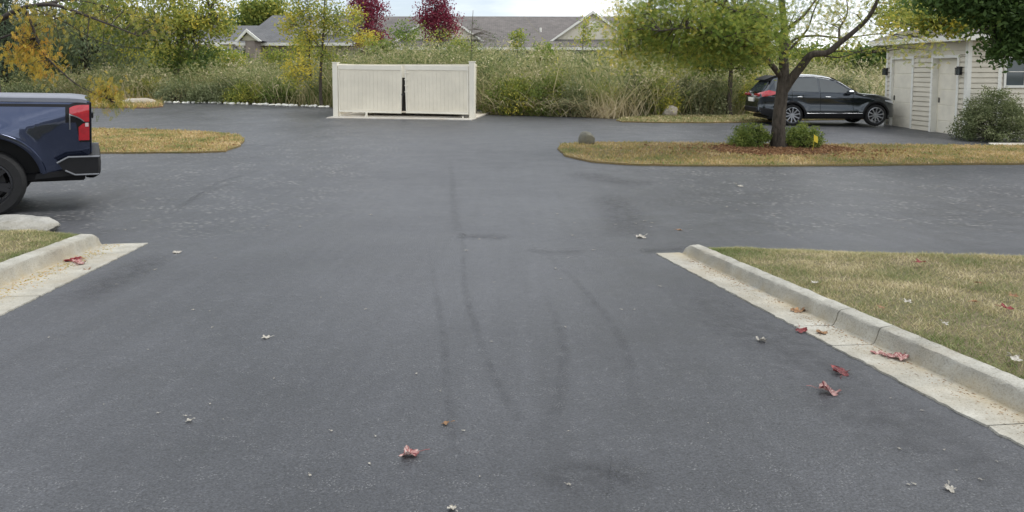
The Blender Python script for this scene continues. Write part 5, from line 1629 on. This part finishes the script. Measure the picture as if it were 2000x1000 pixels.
# ------------------------------------------------------------------ reeds (uncountable)
def reed_region(poly, n, H, W, tone, label, bend=.75, lean=.6, dry=1.0, mat='reed', sd=.2):
    P = scatter(poly, n)
    patchy = .55 + .6 * (.5 + .5 * np.sin(P[:, 0] * 1.3 + np.sin(P[:, 1] * .9) * 2)) 
    T = RNG.normal(tone, sd, len(P))
    hh = H if np.isscalar(H) else np.interp(P[:, 0], *H)
    hh = hh * (.7 + .35 * patchy) * RNG.uniform(.65, 1.1, len(P))
    o = blades('reeds', onground(P, -.03), hh, W, bend, T, M[mat], lean=lean, dry=dry)
    tag(o, label, 'reeds', kind='stuff')
    # leafy weeds and seed heads threaded through the blades
    k = len(P) // 3
    Q = onground(P[:k], 0); hq = hh[:k] * RNG.uniform(.35, 1.02, k)
    Q = np.repeat(Q + np.column_stack([np.zeros(k), np.zeros(k), hq]), 8, 0) + RNG.normal(0, .13, (k * 8, 3))
    o = leaves('weeds', Q, .17, .05, np.repeat(T[:k], 8) + RNG.normal(.02, .15, k * 8), M['weed'], droop=.1)
    tag(o, label.replace('reeds', 'leafy weeds', 1), 'weeds', kind='stuff')
    return P
def wpoly(pts): return [(float(p[0]), float(p[1])) for p in pts]
fe = [gp(200, 199)] + far_edge
left_bank = wpoly([(p[0], p[1] + .3) for p in fe] + [(-5.5, 30.5), (-3, 33), (-5, 44), (-22, 46), (-30, 44)])
reed_region(left_bank, 30000, ([-25, -12, -6], [1.4, 1.8, 2.3]), .035, .46, 'olive green and tan reeds along the far road edge left of the enclosure')
far_left = wpoly([(-30, 38.5), (-22, 37.2), (-20, 46), (-40, 48), (-42, 41)])
reed_region(far_left, 7000, 1.2, .04, .45, 'rough grass and weeds at the far left behind the truck')
mid_bank = wpoly([(-6.5, 30.6), (-1.0, 30.3), (-.5, 44), (-7, 46)])
reed_region(mid_bank, 12000, 2.5, .035, .40, 'olive reeds standing behind the trash enclosure')
re_ = right_edge
right_bank = wpoly([(p[0], p[1] + .35) for p in re_] + [(p[0], p[1]) for p in (gp(1215, 230), gp(1300, 227), gp(1500, 225.5), gp(1720, 227))] + [(13.5, 27.8), (13.5, 36), (6, 42), (-1.5, 42)])
reed_region(right_bank, 21000, ([-2, 4, 7, 9, 14], [2.3, 2.3, 2.1, 1.9, 2.1]), .030, .52, 'tall green and tan reeds right of the enclosure and behind the SUV')
# fallen dry stalks at the foot of the right bank
P = np.concatenate([scatter(wpoly([(gp(960, 224)[0], gp(960, 224)[1] + .2), (gp(1190, 232)[0], gp(1190, 232)[1] + .1), (3.4, 28), (-.5, 29)]), 2200)])
o = blades('dry_stalks', onground(P, 0), .95, .03, 1.2, RNG.normal(.85, .15, len(P)), M['reed'], lean=1.6, dry=.3)
tag(o, 'broken tan reed stalks leaning over the asphalt edge', 'reeds', kind='stuff')
far_field = wpoly([(12, 30), (60, 34), (60, 60), (14, 58)])
reed_region(far_field, 9000, 2.2, .06, .6, 'pale tan field of reeds beyond the SUV and garage')
back_field = wpoly([(-32, 46), (14, 42), (14, 54), (-34, 54)])
reed_region(back_field, 20000, ([-30, -18, -16, -12, 14], [2.0, 2.2, 2.5, 2.75, 2.7]), .06, .42, 'olive field of reeds in front of the far houses')

# ------------------------------------------------------------------ rocks
def rock(name, label, c, rx, ry, rz, mat, seed, group=None, sub=3, cat='rock', rz_=0):
    import bmesh
    bm = bmesh.new()
    bmesh.ops.create_icosphere(bm, subdivisions=sub, radius=1)
    rs = np.random.default_rng(seed)
    planes = [(Vector(rs.normal(size=3)).normalized(), rs.uniform(.62, .95)) for _ in range(14)]
    for v in bm.verts:
        for n_, h in planes:
            dd_ = v.co.dot(n_) - h
            if dd_ > 0: v.co -= n_ * dd_ * .85
        f = 1 + .05 * noise_.noise(v.co * 2.2 + Vector((seed, 0, 0))) + .05 * noise_.noise(v.co * 5 + Vector((0, seed, 0))) + .025 * noise_.noise(v.co * 13)
        v.co *= f
        v.co = Vector((v.co.x * rx, v.co.y * ry, v.co.z * rz))
    me = bpy.data.meshes.new(name)
    bm.to_mesh(me); bm.free()
    me.polygons.foreach_set('use_smooth', [True] * len(me.polygons))
    me.set_sharp_from_angle(angle=R(28))
    o = link(name, me, mat, None, c)
    o.rotation_euler = (0, 0, rz_)
    return tag(o, label, cat, group)
p = gp(1146, 284); rock('boulder', 'grey boulder on the near grass island tip', (p[0], p[1] + .05, p[2] + .14), .20, .18, .225, M['rock'], 3, sub=4)
p = gp(1310, 228); rock('boulder', 'round tan boulder on the far lawn strip before the reeds', (p[0], p[1] + .1, p[2] + .15), .30, .27, .30, M['rock_pale'], 11, sub=4)
p = gp(18, 462); rock('boulder', 'flat grey boulder in front of the truck wheel', (p[0] - .22, p[1] + .36, p[2] - .03), .56, .34, .175, M['rock_grey'], 5, sub=5)
p = gp(268, 206); rock('boulder', 'flat pale boulder on the mulch bed at the far left', (p[0], p[1] + .2, p[2] + .08), .8, .5, .3, M['rock_pale'], 8)
st = None
n_st = 34
for i in range(n_st):
    u = (i + random.uniform(.1, .9)) / n_st
    px = 318 + u * 325
    py = np.interp(px, [300, 400, 520, 640], [200.4, 201.9, 205.4, 209.9]) + random.uniform(-.3, .5)
    p = gp(px, py)
    lab = 'small white edging stone along the far road edge'
    grp = 'white edging stones along the far road edge'
    if i < 6:
        s0 = rock('edging_stone', lab, (p[0], p[1], p[2] + .02), .13, .09, .075, M['trim'], 20 + i, grp, 2, 'stone', random.uniform(0, 3))
        st = (st or []) + [s0]
    else:
        o = st[i % 6].copy(); COL.objects.link(o)
        o.location = (p[0], p[1], p[2] + .03)
        o.rotation_euler = (0, 0, random.uniform(0, 6)); o.scale = (random.uniform(.7, 1.5),) * 2 + (random.uniform(.6, 1.2),)

# ------------------------------------------------------------------ marker flag
p = gp(1589, 300)
fl_ = thing('marker_flag', 'small yellow marker flag on a wire in the island grass', 'flag', (p[0], p[1], p[2] + .03))
MB().tube([(-.03, 0, -.03), (-.005, 0, .2), (.0, 0, .40)], .004, 5).build('wire', M['flag'], fl_)
MB().grid([[(.003 + .02 * i * (1 if i < 4 else 1), .012 * math.sin(i * 1.3), z - .012 * i) for z in (.40, .36, .32, .25)] for i in range(5)]).build('flag', M['flag'], fl_, fix=False)

# ------------------------------------------------------------------ fallen leaves
def leaf_mesh(name, size, curl, lobes=5, seed=0):
    rs = random.Random(seed)
    n = 44
    vs = [(0, 0, .03 * size)]
    ph = [rs.uniform(0, 6.28) for _ in range(4)]
    for ring_ in (.36, .7, 1.0):
        for k in range(n):
            a = 2 * math.pi * k / n
            lob = abs(math.cos(a * lobes / 2 + .2 * math.sin(a + ph[0])))
            r = .5 * ring_ * (1 - (1 - (.5 + .5 * lob ** .8)) * ring_ ** 1.5) * (1 + (.10 * rs.uniform(-1, 1) if ring_ > .9 else 0)) * (1 + .22 * math.sin(a + ph[1]))
            x, y = r * math.cos(a), r * math.sin(a) * .9
            z = curl * (.55 * abs(y + .06) * ring_ + .10 * math.sin(3 * a + ph[2]) * ring_ + .16 * math.sin(x * 9 + ph[3]) * ring_ * ring_ - .12 * x) + rs.uniform(-.02, .02)
            vs.append((x * size, y * size, max(0.0, z * size) + .002))
    fs = [(0, 1 + k, 1 + (k + 1) % n) for k in range(n)]
    for q in range(2):
        fs += [(1 + q * n + k, 1 + (q + 1) * n + k, 1 + (q + 1) * n + (k + 1) % n, 1 + q * n + (k + 1) % n) for k in range(n)]
    mb = MB().add(vs, fs)
    mb.tube([(-.5 * size, 0, .004), (-.75 * size, .05 * size, .008), (-.95 * size, .02 * size, .006)], .0016, 4)
    me = bpy.data.meshes.new(name)
    me.from_pydata(mb.v, [], mb.f)
    a_ = me.attributes.new('tone', 'FLOAT', 'FACE')
    a_.data.foreach_set('value', [min(1, max(0, rs.gauss(.5, .28))) for _ in me.polygons])
    return me
def fallen(px, py, w_px, mat, label, curl=.7, seed=0, lift=.003, group=None, on=None):
    p = gp(px, py)
    size = max(.02, w_px * p[1] / F)
    me = leaf_mesh('fallen_leaf', size, curl * .55, 5, seed)
    z = p[2] + lift
    if on is not None: p = on; z = on[2]
    o = link('fallen_leaf', me, mat, None, (p[0], p[1], z))
    o.rotation_euler = (random.uniform(-.12, .12), random.uniform(-.12, .12), random.uniform(0, 6.28))
    return tag(o, label, 'leaf', group)
fallen(798, 889, 46, M['pinkleaf'], 'curled red and white fallen leaf in the middle foreground of the drive', 1.3, 1)
fallen(1645, 728, 46, M['redleaf'], 'deep red fallen leaf on asphalt near the right gutter', .8, 2)
fallen(1620, 766, 46, M['pinkleaf'], 'curled pink and white fallen leaf on asphalt below the deep red leaf', 1.4, 3)
fallen(1563, 648, 26, M['redleaf'], 'small red leaf at the gutter edge beside the asphalt', .9, 4, .008)
fallen(1605, 653, 26, M['brownleaf'], 'thin brown red leaf lying in the right gutter', .6, 5, .008)
fallen(1557, 611, 32, M['brownleaf'], 'dark curled leaf in the right gutter against the kerb face', 1.2, 6, .008)
for i, (x, y) in enumerate(((1712, 694), (1728, 697), (1748, 702), (1762, 707))):
    fallen(x, y, 30, M['pinkleaf'], 'pale red leaf in the small heap in the right gutter', .7, 10 + i, .006 + .004 * i, 'heap of leaves in the right gutter')
for i, (x, y) in enumerate(((138, 512), (146, 508), (154, 514), (160, 518))):
    fallen(x, y, 24, M['redleaf' if i < 2 else 'pinkleaf'], 'small red leaf in the cluster in the left gutter', 1.0, 20 + i, .006 + .003 * i, 'cluster of red leaves in the left gutter')
fallen(170, 528, 16, M['brownleaf'], 'dark brown leaf beside the red cluster in the left gutter', 1.0, 28, .006)
fallen(872, 829, 18, M['brownleaf'], 'tiny tan leaf on the drive above the curled red leaf', .8, 30)
fallen(885, 996, 24, M['paleleaf'], 'pale leaf at the very bottom of the drive', 1.0, 31)
fallen(368, 824, 14, M['paleleaf'], 'small pale leaf alone on the left foreground asphalt', 1.0, 33)
fallen(519, 661, 18, M['paleleaf'], 'flat white leaf left of the middle of the drive', .6, 34)
fallen(1486, 666, 24, M['paleleaf'], 'curled white leaf on asphalt left of the right gutter', 1.2, 35)
fallen(348, 494, 20, M['paleleaf'], 'white leaf on asphalt beside the left gutter tip', .6, 36)
fallen(1251, 464, 26, M['paleleaf'], 'white leaf on asphalt above the right kerb tip', .8, 37)
fallen(1857, 957, 26, M['paleleaf'], 'pale leaf in the bottom right corner of the drive', .8, 38)
fallen(1446, 364, 16, M['paleleaf'], 'white leaf on the cross lane before the island', .6, 39)
fallen(1328, 450, 12, M['brownleaf'], 'tiny dark leaf on the lane above the right kerb', .6, 40)
# leaves caught in the near lawns
hL = [(1797, 512, 'redleaf', 26, 'red leaf on the lawn at its far edge'), (1903, 590, 'brownleaf', 24, 'dark curled leaf lying mid lawn on the right'), (1722, 601, 'brownleaf', 20, 'dark red leaf in the lawn beside the kerb'),
      (1590, 553, 'paleleaf', 22, 'pale leaf on the kerb top at the lawn edge'), (1913, 553, 'brownleaf', 20, 'dark leaf among the lawn grass'), (1968, 603, 'redleaf', 26, 'faded red leaf at the right side of the lawn'), (1980, 578, 'brownleaf', 24, 'brown leaf at the right photo edge on the lawn'),
      (1985, 702, 'paleleaf', 34, 'pale crumpled leaf at the lower corner of the lawn'), (1845, 632, 'paleleaf', 16, 'small tan leaf near the middle of the lawn'), (1773, 590, 'paleleaf', 18, 'small pale leaf on the lawn near the dark red one')]
def ray_to(px, py, dz):
    r = ray(px, py); lo, hi = .5, 60
    for _ in range(50):
        m_ = (lo + hi) / 2
        if r[2] * m_ - G(r[0] * m_, r[1] * m_) - dz > 0: lo = m_
        else: hi = m_
    return r * lo
for i, (x, y, mt, w_, lab) in enumerate(hL):
    p = ray_to(x, y, .12)
    fallen(x, y, w_ * .8, M[mt], lab, .9, 50 + i, on=p)
# pale scraps scattered over the asphalt: one mesh in three variants, many single objects
scr = [leaf_mesh('leaf_scrap', .026, .5, 2, 90 + i) for i in range(3)]
for m_ in scr: m_.materials.append(M['paleleaf'])
cnt = 0
fixed = [(95, 660), (415, 640), (410, 790), (436, 820), (733, 853), (1110, 843), (937, 932), (1110, 948), (606, 930), (1085, 525), (1095, 545), (1105, 640), (292, 618), (228, 556), (130, 722), (960, 668), (1740, 779), (1800, 803), (1868, 920), (1915, 938), (1948, 903), (945, 370), (820, 425), (910, 490), (965, 552), (725, 420), (1290, 560), (1090, 528), (378, 606), (420, 505), (535, 740), (860, 765)]
pts = [gp(*q) for q in fixed]
while len(pts) < 125:
    q = (random.uniform(200, 1950), random.choice((random.uniform(300, 470), random.uniform(330, 470), random.uniform(330, 470), random.uniform(470, 980))))
    if q[1] > 470 and (q[0] > 1285 + (q[1] - 497) / .53 - 40 or q[0] < 300 - (q[1] - 475) / .47 + 40): continue
    if q[1] < 340 and (q[0] > 1070 or q[0] < 490): continue
    pts.append(gp(*q))
for i, p in enumerate(pts):
    o = bpy.data.objects.new('leaf_scrap', scr[i % 3]); COL.objects.link(o)
    s = random.uniform(.25, .7) * (1.1 if i < len(fixed) else .9) * min(2.2, max(.8, p[1] / 4.5))
    o.location = (p[0], p[1], p[2] + .003); o.rotation_euler = (0, 0, random.uniform(0, 6.28)); o.scale = (s, s, s)
    tag(o, 'tiny pale leaf scrap scattered on the dark asphalt', 'leaf scrap', 'pale leaf scraps scattered over the asphalt')
# dried needle litter in the left gutter and along the right one
def gutter_litter(K, s0, s1, n, label, mat, off=(.03, .19), sz=.02, mean=.14):
    a, d, nn_, L = K[:4]
    s = RNG.uniform(s0, s1, n); o_ = np.abs(RNG.normal(mean, .06, n)).clip(*off)
    xy = a + s[:, None] * d + o_[:, None] * nn_
    P = np.column_stack([xy, G(xy[:, 0], xy[:, 1]) + .008])
    tag(leaves('leaf_litter', P, sz, sz * .3, RNG.normal(.7, .25, n), M[mat], flat=.9), label, 'leaf litter', kind='stuff')
gutter_litter(kl, .05, 2.6, 700, 'orange dry leaf crumbs lying in the left gutter', 'gold', off=(.03, .38), mean=.27)
gutter_litter(kr, .3, 4.8, 1100, 'brown dry leaf crumbs lying in the right gutter', 'brownleaf', sz=.014)
